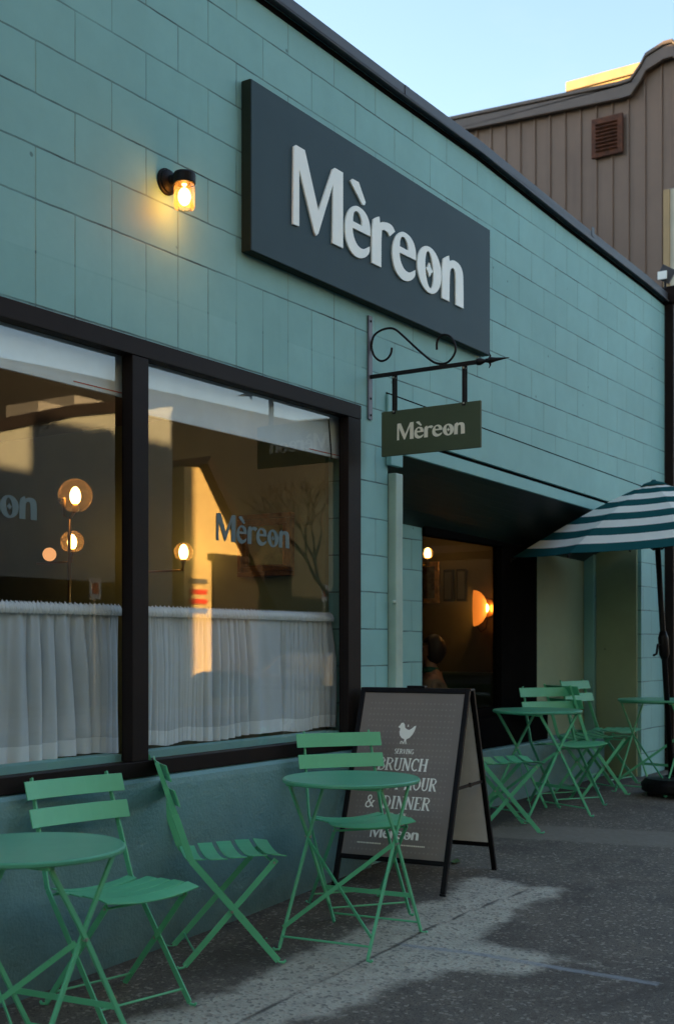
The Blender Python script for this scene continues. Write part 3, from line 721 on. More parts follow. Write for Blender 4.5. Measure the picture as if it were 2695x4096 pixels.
q = MB(); q.box((8.758, 1.32, 1.70), (8.764, 1.72, 1.96)); q.build('glass', paint('mirror_glass', (.6,.45,.25), (.15,.09,.04), scale=16, rough=.12, metal=.9), MR)
globe_lamp(8.41, 1.19, 2.04, .045, 'tiny globe lamp with white glow in front of the gold mirror', 1.2)

# ------------------------------------------------------------------ seated guest
def skin_body(name, joints, edges, mat_, parent, levels=2, root=0):
    me_ = bpy.data.meshes.new(name); me_.from_pydata([j[:3] for j in joints], edges, [])
    o = bpy.data.objects.new(name, me_); col.objects.link(o); o.parent = parent
    sk = o.modifiers.new('skin', 'SKIN'); sk.use_smooth_shade = True
    for i, j in enumerate(joints):
        sv = me_.skin_vertices[0].data[i]; r_ = j[3]; sv.radius = r_ if isinstance(r_, tuple) else (r_, r_); sv.use_root = (i == root)
    ss = o.modifiers.new('sub', 'SUBSURF'); ss.levels = levels; ss.render_levels = levels
    me_.materials.append(mat_); return o
G_ = thing('person', (8.25, 1.06, .2), 'seated guest with dark hair and beige jacket inside the bay window', 'person', rz=R(115), world=False)
G_.scale = (.88, .88, .88)
skinm = paint('skin', (.42,.22,.15), rough=.5); hairm = paint('dark_hair', (.035,.018,.012), scale=30, rough=.5, bump=.5, bscale=120)
jack = paint('beige_jacket', (.30,.22,.15), scale=8, rough=.85, bump=.3); trous = paint('dark_trousers', (.03,.03,.04), rough=.9); scarf = paint('teal_scarf', (.01,.13,.10), rough=.8)
# local frame: faces +x, z up from the floor
jn = [(0,0,.50,.13),(0,0,.66,.125),(-.01,0,.84,.145),(.0,0,.98,.10),(.01,0,1.06,.055),(.02,0,1.13,.055),(.035,0,1.19,.078),(.025,0,1.275,.086),
      (0,.17,.96,.058),(.05,.21,.78,.047),(.22,.16,.62,.036),(.30,.12,.60,.030),(0,-.17,.96,.058),(.05,-.21,.78,.047),(.22,-.16,.62,.036),(.30,-.12,.60,.030),
      (.05,.10,.47,.09),(.42,.11,.48,.065),(.44,.11,.08,.045),(.55,.11,.04,.035),(.05,-.10,.47,.09),(.42,-.11,.48,.065),(.44,-.11,.08,.045),(.55,-.11,.04,.035)]
ed = [(0,1),(1,2),(2,3),(3,4),(4,5),(5,6),(6,7),(3,8),(8,9),(9,10),(10,11),(3,12),(12,13),(13,14),(14,15),(0,16),(16,17),(17,18),(18,19),(0,20),(20,21),(21,22),(22,23)]
skin_body('body', jn, ed, skinm, G_)
jk = [(0,0,.50,.172),(0,0,.68,.145),(-.01,0,.85,.170),(.0,0,.985,.130),(0,.175,.955,.075),(.05,.215,.78,.056),(.20,.165,.635,.045),(0,-.175,.955,.075),(.05,-.215,.78,.056),(.20,-.165,.635,.045)]
skin_body('jacket', jk, [(0,1),(1,2),(2,3),(3,4),(4,5),(5,6),(3,7),(7,8),(8,9)], jack, G_)
tr_ = [(0,0,.50,.155),(.05,.10,.47,.10),(.42,.11,.48,.075),(.44,.11,.12,.058),(.05,-.10,.47,.10),(.42,-.11,.48,.075),(.44,-.11,.12,.058)]
skin_body('trousers', tr_, [(0,1),(1,2),(2,3),(0,4),(4,5),(5,6)], trous, G_)
q = MB(); nu, nv = 22, 14; vs = []
for j in range(nv+1):
    th = math.pi*j/nv
    for i in range(nu):
        ph = 2*math.pi*i/nu; k_ = 1 + .05*math.sin(ph*5+th*3)
        vs.append((-.012+.108*math.sin(th)*math.cos(ph)*k_, .094*math.sin(th)*math.sin(ph)*k_, 1.232+.135*math.cos(th)))
fs = []
for j in range(nv):
    for i in range(nu):
        f_ = (j*nu+i, j*nu+(i+1)%nu, (j+1)*nu+(i+1)%nu, (j+1)*nu+i); c_ = sum((Vector(vs[k]) for k in f_), Vector())/4
        if not (c_.x > .035 and c_.z < 1.30): fs.append(f_)
q.add(vs, fs); hb = q.build('hair', hairm, G_, smooth=True); sm_ = hb.modifiers.new('solid', 'SOLIDIFY'); sm_.thickness = .012
q = MB(); q.tube([(.05*math.cos(a_)+.02, .062*math.sin(a_), 1.05) for a_ in [2*math.pi*i/14 for i in range(14)]], .03, 8, closed=True); q.build('scarf', scarf, G_, smooth=True)
q = MB()
q.lathe([(.003,.125),(.014,.110),(.010,.09)], (.0,0,1.215), 8, 'X'); q.build('nose', skinm, G_, smooth=True)
dc = thing('dining_chair', (8.27, 1.05, .2), 'dark dining chair under the seated guest inside', 'chair')
q = MB(); q.lathe([(.18,.40),(.21,.42),(.21,.445),(.18,.455)], (8.27,1.05,.2), 20); q.build('seat', M['black'], dc)
q = MB(); q.tube([(8.36,.90,.655),(8.42,.93,.92),(8.47,1.10,.92),(8.44,1.18,.655)], .012, 8); q.build('backrest', M['black'], dc)
for a_ in (45, 135, 225, 315):
    q = MB(); c_, s_ = math.cos(R(a_)), math.sin(R(a_)); q.tube([(8.27+.15*c_,1.05+.15*s_,.62),(8.27+.19*c_,1.05+.19*s_,.2)], .013, 8); q.build('leg', M['black'], dc)

# ------------------------------------------------------------------ bistro chairs and tables
def make_chair():
    root = thing('bistro_chair', (0,0,0), 'x', 'chair', 'green folding bistro chairs', world=False)
    wi, g = .188, M['green']
    zs, fy = .435, .19
    for s in (-1, 1):
        # long side bar: front foot, crossing, seat rear, back top
        q = MB(); x = s*wi
        P0, P1, P2, P3 = (x, fy, .012), (x, -.165, zs), (x*.96, -.228, .62), (x*.90, -.300, .83)
        q.bar(P0, P1, .026, .006, (1,0,0)); q.bar(P1, P2, .027, .0065, (1,0,0)); q.bar(P2, P3, .024, .0075, (1,0,0), w1=.016)
        q.build('side_bar', g, root, bevel=.0015)
        q = MB(); x = s*(wi-.012)
        q.bar((x, -fy, .012), (x, .185, zs-.012), .024, .006, (1,0,0)); q.build('leg', g, root, bevel=.0015)
        # small out-turned feet
        q = MB(); q.tube([(s*wi, fy-.006, .02),(s*wi, fy+.004, .007),(s*(wi+.006), fy+.022, .006),(s*(wi+.004), fy+.030, .014)], .0055, 8)
        q.build('foot', g, root, smooth=True); q = MB(); q.tube([(s*(wi-.012), -fy+.006, .02),(s*(wi-.012), -fy-.004, .007),(s*(wi-.006), -fy-.022, .006),(s*(wi-.006), -fy-.030, .014)], .0055, 8); q.build('foot', g, root, smooth=True)
        q = MB(); q.tube([(s*(wi-.018), 0, .222),(s*(wi+.008), 0, .222)], .006, 8)
        q.tube([(s*(wi-.018), .175, zs-.024),(s*(wi-.004), .175, zs-.024)], .005, 8); q.build('rivet', M['steel'], root)
    q = MB(); q.tube([(-wi, fy-.040, .055),(wi, fy-.040, .055)], .0045, 8); q.build('cross_rod', g, root)
    q = MB(); q.tube([(-wi+.012, -fy+.045, .060),(wi-.012, -fy+.045, .060)], .0045, 8); q.build('cross_rod', g, root)
    q = MB(); q.tube([(-wi+.01, .172, zs-.025),(wi-.01, .172, zs-.025)], .005, 8); q.build('seat_rail', g, root); q = MB(); q.tube([(-wi+.004, -.15, zs-.02),(wi-.004, -.15, zs-.02)], .005, 8)
    q.build('seat_rail', g, root)
    for k in range(5):
        y0 = -.166 + k*.0810; q = MB(); n = 10; vs = []
        for i in range(n+1):
            u = i/n*2-1; x = u*(.205 if k else .17); dz_ = -.020*(1-u*u)
            tilt = .004*(k-2)
            for (yy, zz) in ((y0, 0), (y0+.064, .0), (y0+.064, -.005), (y0, -.005)): vs.append((x, yy, zs+.010+dz_+zz+tilt - (.010*(k==4)*(yy>y0))))
        fs = [(a*4+b, a*4+(b+1)%4, (a+1)*4+(b+1)%4, (a+1)*4+b) for a in range(n) for b in range(4)] + [(0,1,2,3), (n*4+3,n*4+2,n*4+1,n*4)]
        q.add(vs, fs); q.build('seat_slat', g, root, bevel=.0012)
    for (z0, yb) in ((.655, -.230), (.755, -.264)):
        q = MB(); n = 8; vs = []
        for i in range(n+1):
            u = i/n*2-1; x = u*.220; bow = -.016*(1-u*u)
            for (dz_, dy) in ((0,0),(.066,-.022),(.066,-.028),(0,-.006)): vs.append((x, yb+.008+dy+bow+.012, z0+dz_))
        fs = [(a*4+b, a*4+(b+1)%4, (a+1)*4+(b+1)%4, (a+1)*4+b) for a in range(n) for b in range(4)] + [(0,1,2,3), (n*4+3,n*4+2,n*4+1,n*4)]
        q.add(vs, fs); q.build('back_slat', g, root, bevel=.0012)
    return root
def make_table():
    root = thing('bistro_table', (0,0,0), 'x', 'table', 'green round bistro tables', world=False)
    g = M['green']; Z = .715; Rr = .298
    q = MB(); q.lathe([(.02,Z-.006),(Rr-.012,Z-.006),(Rr-.010,Z-.015),(Rr-.004,Z-.017),(Rr,Z-.013),(Rr,Z-.004),(Rr-.006,Z+.001),(Rr-.018,Z),(.02,Z)], (0,0,0), 72)
    q.build('table_top', M['greentop'], root)
    S = .27; Wd = .215
    for s in (-1, 1):
        y = s*Wd
        for k, off in ((1, 0), (-1, -.010)):
            yy = y + off*s; q = MB()
            P = [(k*S, yy, .015), (k*.022, yy, .42), (-k*.030, yy, .50), (-k*.160, yy, Z-.03)]
            for i in range(3): q.bar(P[i], P[i+1], .018, .009, (0,1,0))
            q.tube([(k*(S-.004), yy, .022),(k*(S+.004), yy, .008),(k*(S+.010), yy+s*.018, .007),(k*(S+.008), yy+s*.026, .014)], .0065, 8)
            q.build('leg', g, root, bevel=.002)
        q = MB(); q.tube([(0, y-s*.018, .445),(0, y+s*.010, .445)], .006, 8); q.build('rivet', M['steel'], root)
    for k in (1, -1):
        wd = Wd - (0 if k > 0 else .010)
        q = MB(); q.tube([(k*(S-.022), -wd, .058),(k*(S-.022), wd, .058)], .0048, 8); q.build('cross_rod', g, root)
    a = Wd - .012
    q = MB(); q.bar((-.255+.02, -a, .045+.05), (-.02, a, .44), .018, .004, (1,0,.55)); q.build('brace', g, root)
    q = MB(); q.bar((-.262+.02, a, .045+.05), (-.027, -a, .44), .018, .004, (1,0,.55)); q.build('brace', g, root)
    q = MB(); q.bar((.175, -Wd, .19), (.175, Wd, .19), .020, .004, (1,0,0)); q.build('stretcher', g, root)
    for s in (-.165, .165):
        q = MB(); q.box((s-.014, -Wd-.01, Z-.030), (s+.014, Wd+.01, Z-.008)); q.build('top_rail', g, root, bevel=.003)
    return root
def place(o, x, y, deg, label):
    o.location = (x, y, zg(x, y)); o.rotation_euler = (0, 0, R(deg)); o['label'] = label
CH = [
 (3.29,-.362,170,'green folding chair behind the leftmost round table, its back to the wall'),
 (3.985,-.31,-132,'green folding chair seen from the side below the window mullion, seat pointing right'),
 (4.862,-.41,142.9,'green folding chair right behind the middle table, covering the sandwich board lettering'),
 (6.98,-.14,-140,'green folding chair half hidden behind the sandwich board'),
 (8.163,-.073,146.8,'green folding chair behind the table in the entrance bay, back slats brightest'),
 (8.742,-.029,-123.1,'dark side-on green chair between the bay table and the furthest chair'),
 (9.33,.09,172,'furthest green folding chair against the corner trim of the bay'),
]
base = make_chair()
for i, c in enumerate(CH):
    o = base if i == 0 else copy_tree(base)
    place(o, *c)
TB = [
 (2.673,-.578,7,'green round folding table cut by the left picture edge'),
 (4.443,-.644,7,'green round folding table in the middle in front of the sandwich board'),
 (7.546,-.131,-24.5,'green round folding table in front of the bay window'),
 (9.2,-.39,-10,'green round folding table at the right behind the umbrella base'),
]
base = make_table()
for i, c in enumerate(TB):
    o = base if i == 0 else copy_tree(base)
    place(o, *c)

# ------------------------------------------------------------------ sandwich board
# stroke lettering: condensed slanted serif capitals
def arc(cx, cy, rx, ry, a0, a1, n=10): return [(cx+rx*math.cos(R(a0+(a1-a0)*i/n)), cy+ry*math.sin(R(a0+(a1-a0)*i/n))) for i in range(n+1)]
TK, TN = .17, .075
GL = {
 'B': (.58, [([(.12,0),(.12,1)],TK),([(.0,.97),(.3,.97)]+arc(.3,.76,.2,.21,90,-90)+[(.12,.55)],TN),([(.5,.70),(.5,.82)],.13),([(.0,.03),(.3,.03)]+arc(.32,.28,.24,.25,-90,90)+[(.12,.53)],TN),([(.55,.2),(.55,.36)],.14)]),
 'R': (.62, [([(.12,0),(.12,1)],TK),([(.0,.97),(.3,.97)]+arc(.3,.75,.22,.22,90,-90)+[(.12,.53)],TN),([(.51,.68),(.51,.82)],.13),([(.30,.52),(.56,.04)],.15),([(.0,.03),(.26,.03)],TN),([(.5,.03),(.66,.03)],TN)]),
 'U': (.64, [([(.13,1),(.13,.25)]+arc(.33,.25,.20,.22,180,360)+[(.53,1)],.10),([(.13,.98),(.13,.28)],TK),([(0,.97),(.27,.97)],TN),([(.42,.97),(.64,.97)],TN)]),
 'N': (.68, [([(.11,0),(.11,1)],.09),([(.10,.98),(.56,.04)],TK),([(.57,0),(.57,1)],.09),([(0,.03),(.22,.03)],TN),([(.46,.97),(.68,.97)],TN),([(-.02,.97),(.16,.97)],TN)]),
 'C': (.58, [(arc(.33,.5,.27,.46,50,310,16),.11),([(.07,.35),(.07,.65)],.15),([(.53,.72),(.53,.95)],TN)]),
 'H': (.68, [([(.12,0),(.12,1)],TK),([(.55,0),(.55,1)],TK),([(.12,.52),(.55,.52)],TN),([(0,.03),(.25,.03)],TN),([(0,.97),(.25,.97)],TN),([(.43,.03),(.68,.03)],TN),([(.43,.97),(.68,.97)],TN)]),
 'A': (.64, [([(.08,.02),(.33,.98)],.08),([(.32,.98),(.56,.02)],TK),([(.17,.34),(.47,.34)],TN),([(-.02,.03),(.18,.03)],TN),([(.44,.03),(.66,.03)],TN)]),
 'P': (.56, [([(.12,0),(.12,1)],TK),([(.0,.97),(.3,.97)]+arc(.3,.73,.22,.24,90,-90)+[(.12,.49)],TN),([(.51,.65),(.51,.82)],.13),([(.0,.03),(.26,.03)],TN)]),
 'Y': (.60, [([(.06,.97),(.30,.48)],.15),([(.54,.97),(.30,.48)],.08),([(.30,0),(.30,.5)],TK),([(.16,.03),(.44,.03)],TN),([(-.04,.97),(.18,.97)],TN),([(.42,.97),(.62,.97)],TN)]),
 'O': (.66, [(arc(.33,.5,.27,.46,0,360,22),.10),([(.07,.34),(.07,.66)],.15),([(.59,.34),(.59,.66)],.15)]),
 'D': (.66, [([(.12,0),(.12,1)],TK),([(0,.97),(.25,.97)]+arc(.27,.5,.31,.47,90,-90)+[(0,.03)],TN),([(.57,.32),(.57,.68)],.15)]),
 'I': (.32, [([(.15,0),(.15,1)],TK),([(.02,.03),(.28,.03)],TN),([(.02,.97),(.28,.97)],TN)]),
 'E': (.56, [([(.12,0),(.12,1)],TK),([(0,.97),(.50,.97),(.50,.78)],TN),([(.12,.52),(.38,.52)],TN),([(0,.03),(.52,.03),(.52,.24)],TN)]),
 'S': (.50, [(arc(.26,.74,.18,.22,40,250,10)+arc(.26,.28,.20,.24,80,-140,12),.11)]),
 'V': (.60, [([(.08,.97),(.30,.02)],.14),([(.52,.97),(.30,.02)],.08)]),
 'G': (.62, [(arc(.33,.5,.27,.46,50,320,16),.11),([(.53,.1),(.53,.45)],.13),([(.4,.45),(.62,.45)],TN)]),
 'W': (.86, [([(.06,.97),(.24,.02)],.13),([(.24,.02),(.42,.9)],.08),([(.42,.9),(.60,.02)],.13),([(.60,.02),(.78,.97)],.08)]),
 '&': (.74, [([(.70,.05),(.20,.62)]+arc(.30,.78,.14,.17,210,-30,10)+[(.10,.38)]+arc(.26,.22,.20,.20,140,330,10)+[(.66,.52)],.10),([(.24,.60),(.62,.10)],.14),([(.56,.53),(.76,.53)],TN)]),
 '-': (.40, [([(.06,.45),(.34,.45)],.10)]),
}
def write(q, s, cx, cy, hgt, T, d0, d1, slant=.07, gap=.07, sx=.92):
    tot = sum((GL[c][0] + gap if c != ' ' else .32) for c in s) - gap
    x = cx/hgt - tot*sx/2; y = cy/hgt; n = 0
    for c in s:
        if c == ' ': x += .32*sx; continue
        wd, st = GL[c]
        for pts_, th in st:
            n += 1; e = (n % 5)*.00006*(1 if d1 > d0 else -1)
            P2 = [Vector((x + (a + slant*b)*sx, y + b)) for a, b in pts_]
            L_, R_ = [], []
            for i, p_ in enumerate(P2):
                dd = (P2[min(i+1, len(P2)-1)] - P2[max(i-1, 0)]).normalized(); nn = Vector((-dd.y, dd.x)) * th/2
                L_.append(p_ + nn); R_.append(p_ - nn)
            for i in range(len(P2)-1):
                quad = [L_[i], R_[i], R_[i+1], L_[i+1]]
                vs = [T(v.x*hgt, v.y*hgt, d1 + e) for v in quad] + [T(v.x*hgt, v.y*hgt, d0) for v in quad]
                q.add(vs, [(0,1,2,3),(0,4,5,1),(1,5,6,2),(2,6,7,3),(3,7,4,0)])
        x += (wd + gap)*sx
AF = thing('sandwich_board', (5.545, -.345, zg(5.545, -.345)), 'black framed brown sandwich board with a white hen and brunch and dinner lettering', 'sandwich board', rz=R(-82.8), world=False)
# local: width along x, front face looks to -y
Hb, dep, wb = .985, .385, .61
def side_T(sgn):   # board plane leaning towards the top ridge
    d_ = Vector((0, -sgn*-1*dep, Hb))
    base_ = Vector((0, -dep if sgn < 0 else dep, 0)); top_ = Vector((0, -.028 if sgn < 0 else .028, Hb)); ax = (top_ - base_).normalized()
    nrm = Vector((0, -ax.z, ax.y)) if sgn < 0 else Vector((0, ax.z, -ax.y))
    return lambda a, b, d: base_ + ax*b + nrm*d + Vector((a, 0, 0))
L = math.hypot(Hb, dep-.028)
t = NT('dotted_board'); v = t.coord(); sp = t.n('ShaderNodeSeparateXYZ'); t.l(v, sp.inputs[0])
def cell(o_, s_): return t.math('SUBTRACT', t.math('FRACT', t.math('DIVIDE', o_, s_)), .5)
cx_ = cell(sp.outputs[0], .0222); cz_ = cell(sp.outputs[2], .0290)
dd = t.math('SQRT', t.math('ADD', t.math('POWER', t.math('MULTIPLY', cx_, .0222), 2), t.math('POWER', t.math('MULTIPLY', cz_, .0290), 2)))
inx = t.math('LESS_THAN', t.math('ABSOLUTE', sp.outputs[0]), .236)
inz = t.math('MULTIPLY', t.math('GREATER_THAN', sp.outputs[2], .175), t.math('LESS_THAN', sp.outputs[2], .935))
dot = t.math('MULTIPLY', t.math('MULTIPLY', t.ramp(dd, .0026, .0042, (1,1,1,1), (0,0,0,1)), inx), inz)
fld = t.mix(t.ramp(t.noise(5, 4, .6, v), .3, .7), (.19,.168,.145), (.215,.19,.165))
t.bsdf(t.mix(t.math('MULTIPLY', dot, .55), fld, (.40,.38,.35)), .42); M['dots'] = t.m
M['backpan'] = paint('pale_board_back', (.92,.94,.88), scale=3, rough=.5)
for sgn, pm in ((-1, M['dots']), (1, M['backpan'])):
    T = side_T(sgn); q = MB()
    def b_(x0, x1, z0, z1, d0=-.012, d1=.012):
        vs = [T(x, z, d) for d in (d0, d1) for (x, z) in ((x0,z0),(x1,z0),(x1,z1),(x0,z1))]
        q.add([tuple(v_) for v_ in vs], [(0,3,2,1),(4,5,6,7),(0,1,5,4),(1,2,6,5),(2,3,7,6),(3,0,4,7)])
    b_(-wb/2, -wb/2+.026, .012, L); b_(wb/2-.026, wb/2, .012, L); b_(-wb/2+.0265, wb/2-.0265, .145, .168); b_(-wb/2+.0265, wb/2-.0265, L-.02, L-.0005)
    for x in (-wb/2, wb/2-.026): b_(x-.002, x+.028, 0, .0115)
    q.build('frame', M['black'], AF, bevel=.004)
    q = MB(); q_ = [T(x, z, d) for d in (-.004, .004) for (x, z) in ((-wb/2+.0265,.1685),(wb/2-.0265,.1685),(wb/2-.0265,L-.0205),(-wb/2+.0265,L-.0205))]
    q.add([tuple(v_) for v_ in q_], [(0,3,2,1),(4,5,6,7),(0,1,5,4),(1,2,6,5),(2,3,7,6),(3,0,4,7)]); panel = q.build('panel', pm, AF)
    if sgn < 0:
        T0 = T
        q = MB(); 
        rows = [('SERVING', .700, .026), ('BRUNCH', .612, .066), ('HAPPY HOUR', .513, .066), ('&  DINNER', .413, .066), ('WED - SUN', .370, .022)]
        for s_, cy, h_ in rows: q = MB(); write(q, s_, -.012, cy, h_, T, .0042, .0052, sx=(.92 if ' H' in s_ else 1.0) if h_ > .05 else .95); q.build('lettering', M['white'], AF)
        wordmark(lambda a, b, d: tuple(T0(-.135 + a, .262 + b, d)), .0042, .0054, .1480).build('wordmark', M['white'], AF)
        q = MB(); rr = random.Random(3)
        for x0, x1 in ((-.20,-.075),(-.02,.165)):
            x = x0; q = MB()
            while x < x1:
                wl = rr.uniform(.006, .012); vs = [T(a, b, .0046) for a, b in ((x,.228),(x+wl*.75,.228),(x+wl*.75,.235),(x,.235))]
                q.add([tuple(v_) for v_ in vs], [(0,1,2,3)]); x += wl
            q.build('small_print', M['cream_t'], AF)
        hen = [(-.045,.030),(-.036,.040),(-.030,.052),(-.018,.054),(-.010,.044),(-.006,.028),(.004,.020),(.018,.016),(.030,.022),(.044,.036),(.054,.040),(.050,.016),(.040,-.008),(.026,-.026),(.010,-.034),(.008,-.044),(-.002,-.044),(-.002,-.034),(-.018,-.028),(-.030,-.014),(-.034,.004),(-.032,.022)]
        q = MB(); q.prism([(a-.018, b+.812) for a, b in hen], lambda a, b, d: tuple(T0(a, b, d)), .0042, .0054)
        for xx in (-.014, .004):
            for k_ in (-1, 0, 1): q.prism([(xx-.020+k_*.004, .768),(xx-.017+k_*.004,.768),(xx-.016+k_*.010,.752),(xx-.019+k_*.010,.752)], lambda a, b, d: tuple(T0(a, b, d)), .0042, .0054+.0001*k_)
        q.prism([(-.012,.846),(-.008,.860),(-.004,.846)], lambda a, b, d: tuple(T0(a, b, d)), .0042, .0054)
        q.build('hen_emblem', M['white'], AF)
q = MB()
for x in (-wb/2+.013, wb/2-.013): q.bar((x, -.19, .50), (x, .19, .50), .016, .005, (1,0,0)); q.tube([(x-.006, 0, .50),(x+.006, 0, .50)], .012, 8)
q.build('spreader', M['black'], AF)
q = MB(); q.box((-wb/2-.003, -.034, Hb-.004), (wb/2+.003, .034, Hb+.008)); q.box((-.05,-.02,Hb+.008),(.05,.02,Hb+.02)); q.build('top_hinge', M['black'], AF, bevel=.003)

# ------------------------------------------------------------------ patio umbrella
UB = (9.071, -.553, zg(9.071, -.553))
U = thing('patio_umbrella', UB, 'green and white striped patio umbrella on a leaning black pole at the right edge', 'umbrella', world=False)
ldir = Vector((-.95, .31, 0)).normalized()     # the pole leans this way
tilt = Matrix.Rotation(R(5.6), 3, Vector((0,0,1)).cross(ldir))
TU = lambda p: tilt @ Vector(p)
q = MB(); q.lathe([(.20,.03),(.23,.045),(.235,.10),(.20,.135),(.06,.15),(.05,.16)], (0,0,0), 40); q.build('base', M['black'], U, smooth=False, bevel=.006)
q = MB()
for a_ in (40, 130, 220, 310): q.lathe([(.024,-.012),(.024,.012)], (.18*math.cos(R(a_)), .18*math.sin(R(a_)), .025), 14, 'Y')
q.build('castor', M['black'], U)
q = MB(); q.tube([TU((0,0,.13)), TU((0,0,2.36))], .021, 16); q.lathe([(.034,.13),(.030,.32),(.024,.33)], (0,0,0), 16); q.build('pole', M['black'], U, smooth=True)
q = MB(); hc = TU((0,0,1.15)); q.tube([TU((0,0,1.04)),TU((0,0,1.08)),TU((0,0,1.2)),TU((0,0,1.25))], [.024,.038,.038,.024], 14)
q.tube([hc, hc+ldir*.07, hc+ldir*.085+Vector((0,0,-.07)), hc+ldir*.12+Vector((0,0,-.08))], .009, 8); q.build('crank', M['black'], U, smooth=True)
Ru, Zr, Zt = 1.07, 1.89, 2.36; a0 = R(180-33.4+90)  # one rib towards camera-left
ribs = [math.atan2(.8348,-.5505) - R(3) + R(45)*k for k in range(8)]
NB = 20; q = MB(); vs = []; rows_ = []
for j in range(NB+1):
    u = .04 + .96*j/NB
    z = Zt - (Zt-Zr)*(u**1.22)
    for k in range(8):
        for h_ in range(4):
            f = h_/4; a1, a2 = ribs[k], ribs[k] + R(45)
            x = (1-f)*math.cos(a1) + f*math.cos(a2); y = (1-f)*math.sin(a1) + f*math.sin(a2)
            sag = 4*f*(1-f)
            vs.append(TU((x*Ru*u*(1-.02*sag), y*Ru*u*(1-.02*sag), z - .012*sag*u)))
for j in range(NB):
    for k in range(32):
        q.add([], [], 0)
        q.f.append((j*32+k, j*32+(k+1)%32, (j+1)*32+(k+1)%32, (j+1)*32+k)); q.m.append(0 if (j//2) % 2 == 0 else 1)
q.v = [tuple(v_) for v_ in vs]
cn = q.build('canopy', [M['canvas_w'], M['canvas_t']], U); 
so_ = cn.modifiers.new('solid', 'SOLIDIFY'); so_.thickness = .002
q = MB(); q.lathe([(.10,Zt-.022),(.07,Zt-.002),(.02,Zt+.012),(.012,Zt+.022)], (0,0,0), 16)
q.v = [tuple(TU(v_)) for v_ in q.v]; q.build('vent_cap', M['canvas_t'], U, smooth=True)
for k in range(8):
    q = MB(); c_, s_ = math.cos(ribs[k]), math.sin(ribs[k])
    pp = [TU((c_*Ru*u, s_*Ru*u, Zt - (Zt-Zr)*(u**1.22) - .012)) for u in (.04,.2,.4,.6,.8,.99,1.02)]
    q.tube(pp, .006, 6); q.tube([TU((c_*.03, s_*.03, 1.86)), pp[2] + Vector((0,0,-.01))], .005, 6)
    q.lathe([(.009,-.01),(.009,.012)], pp[-1], 8); q.build('rib', M['black'], U)

# ------------------------------------------------------------------ roof corner: drain pipe, flood light
Dp = thing('drain_pipe', (10.60, -.03, .2), 'tall dark brown square drain pipe at the far corner of the teal wall', 'pipe')
M['dkbrown'] = paint('dark_brown_metal', (.022,.014,.011), (.014,.009,.008), scale=3, rough=.6, bump=.1, spec=.12)
q = MB(); q.box((10.556, -.075, .12), (10.65, .02, 4.32)); q.build('pipe', M['dkbrown'], Dp, bevel=.006)
q = MB(); q.box((10.53, -.10, 4.325), (10.68, .04, 4.47)); q.build('hopper', M['dkbrown'], Dp, bevel=.006)
FL = thing('flood_light', (10.38, -.08, 4.45), 'small flood light with white lens on the roof corner beside the drain pipe', 'flood light')
q = MB(); q.bar((10.36,-.02,4.56),(10.40,-.12,4.50), .12, .09, (1,0,0)); q.tube([(10.5,-.02,4.45),(10.42,-.05,4.48)], .012, 8); q.build('housing', M['flash'], FL, bevel=.01)
q = MB(); q.box((10.30,-.10,4.47),(10.314,-.02,4.54)); q.build('lens', M['white'], FL, bevel=.002)

# ------------------------------------------------------------------ brown metal clad neighbour
N_ = thing('metal_clad_building', (15.5, 4, 0), 'tall brown ribbed metal building with a rusty louvre beyond the teal roof', 'building')
t = NT('brown_siding'); v = t.gen()
mp = t.n('ShaderNodeMapping'); mp.inputs['Scale'].default_value = (6, 6, .4); t.l(v, mp.inputs[0])
bs = t.mix(t.ramp(t.noise(1.1, 5, .6, v), .3, .7), (.165,.108,.076), (.205,.140,.100))
bs = t.mix(t.ramp(t.noise(1, 5, .7, mp.outputs[0]), .5, .8, (0,0,0,1), (.5,.5,.5,1)), bs, (.08,.057,.045))
t.bsdf(bs, .55, 0, t.bump(t.noise(3, 3, .5, v), .1, .02), .4); M['siding'] = t.m
# siding sheet with raised ribs every 0.2 m, roof line level and then stepping up at the front
PR = [(4.78,8.11),(3.98,8.09),(1.66,7.97),(1.52,7.98),(1.40,8.12),(1.34,8.22),(1.12,8.30),(1.02,8.30),(.93,8.20),(.80,8.0)]
def top_at(y):
    P2 = sorted(PR); return interp(y, [a for a, b in P2], [b for a, b in P2])
q = MB(); yy = [.80]; 
yl = [1.16 + .197*i for i in range(40)]
prof = []
y = .84
prof.append((14.0, .80))
for yr in [.98 + .2005*i for i in range(19)]:
    prof += [(14.0, yr-.017), (13.978, yr-.010), (13.978, yr+.010), (14.0, yr+.017)]
vs = []
prof = [(a, b, 6.64 if b < 1.10 else -.5) for a, b in prof]
ix = [i for i, q_ in enumerate(prof) if q_[2] < 0][0]
prof[ix:ix] = [(14.0, 1.1560, 6.64), (14.0, 1.1562, -.5)]
for x, y, zb in prof:
    vs.append((x, y, zb)); vs.append((x, y, top_at(y)))
q.add(vs, [(2*i, 2*i+1, 2*i+3, 2*i+2) for i in range(len(prof)-1)])
q.build('ribbed_siding', M['siding'], N_)
q = MB(); q.box((14.03, 1.16, -.5), (16, 4.5, 7.95)); q.build('side_wall', M['siding'], N_)
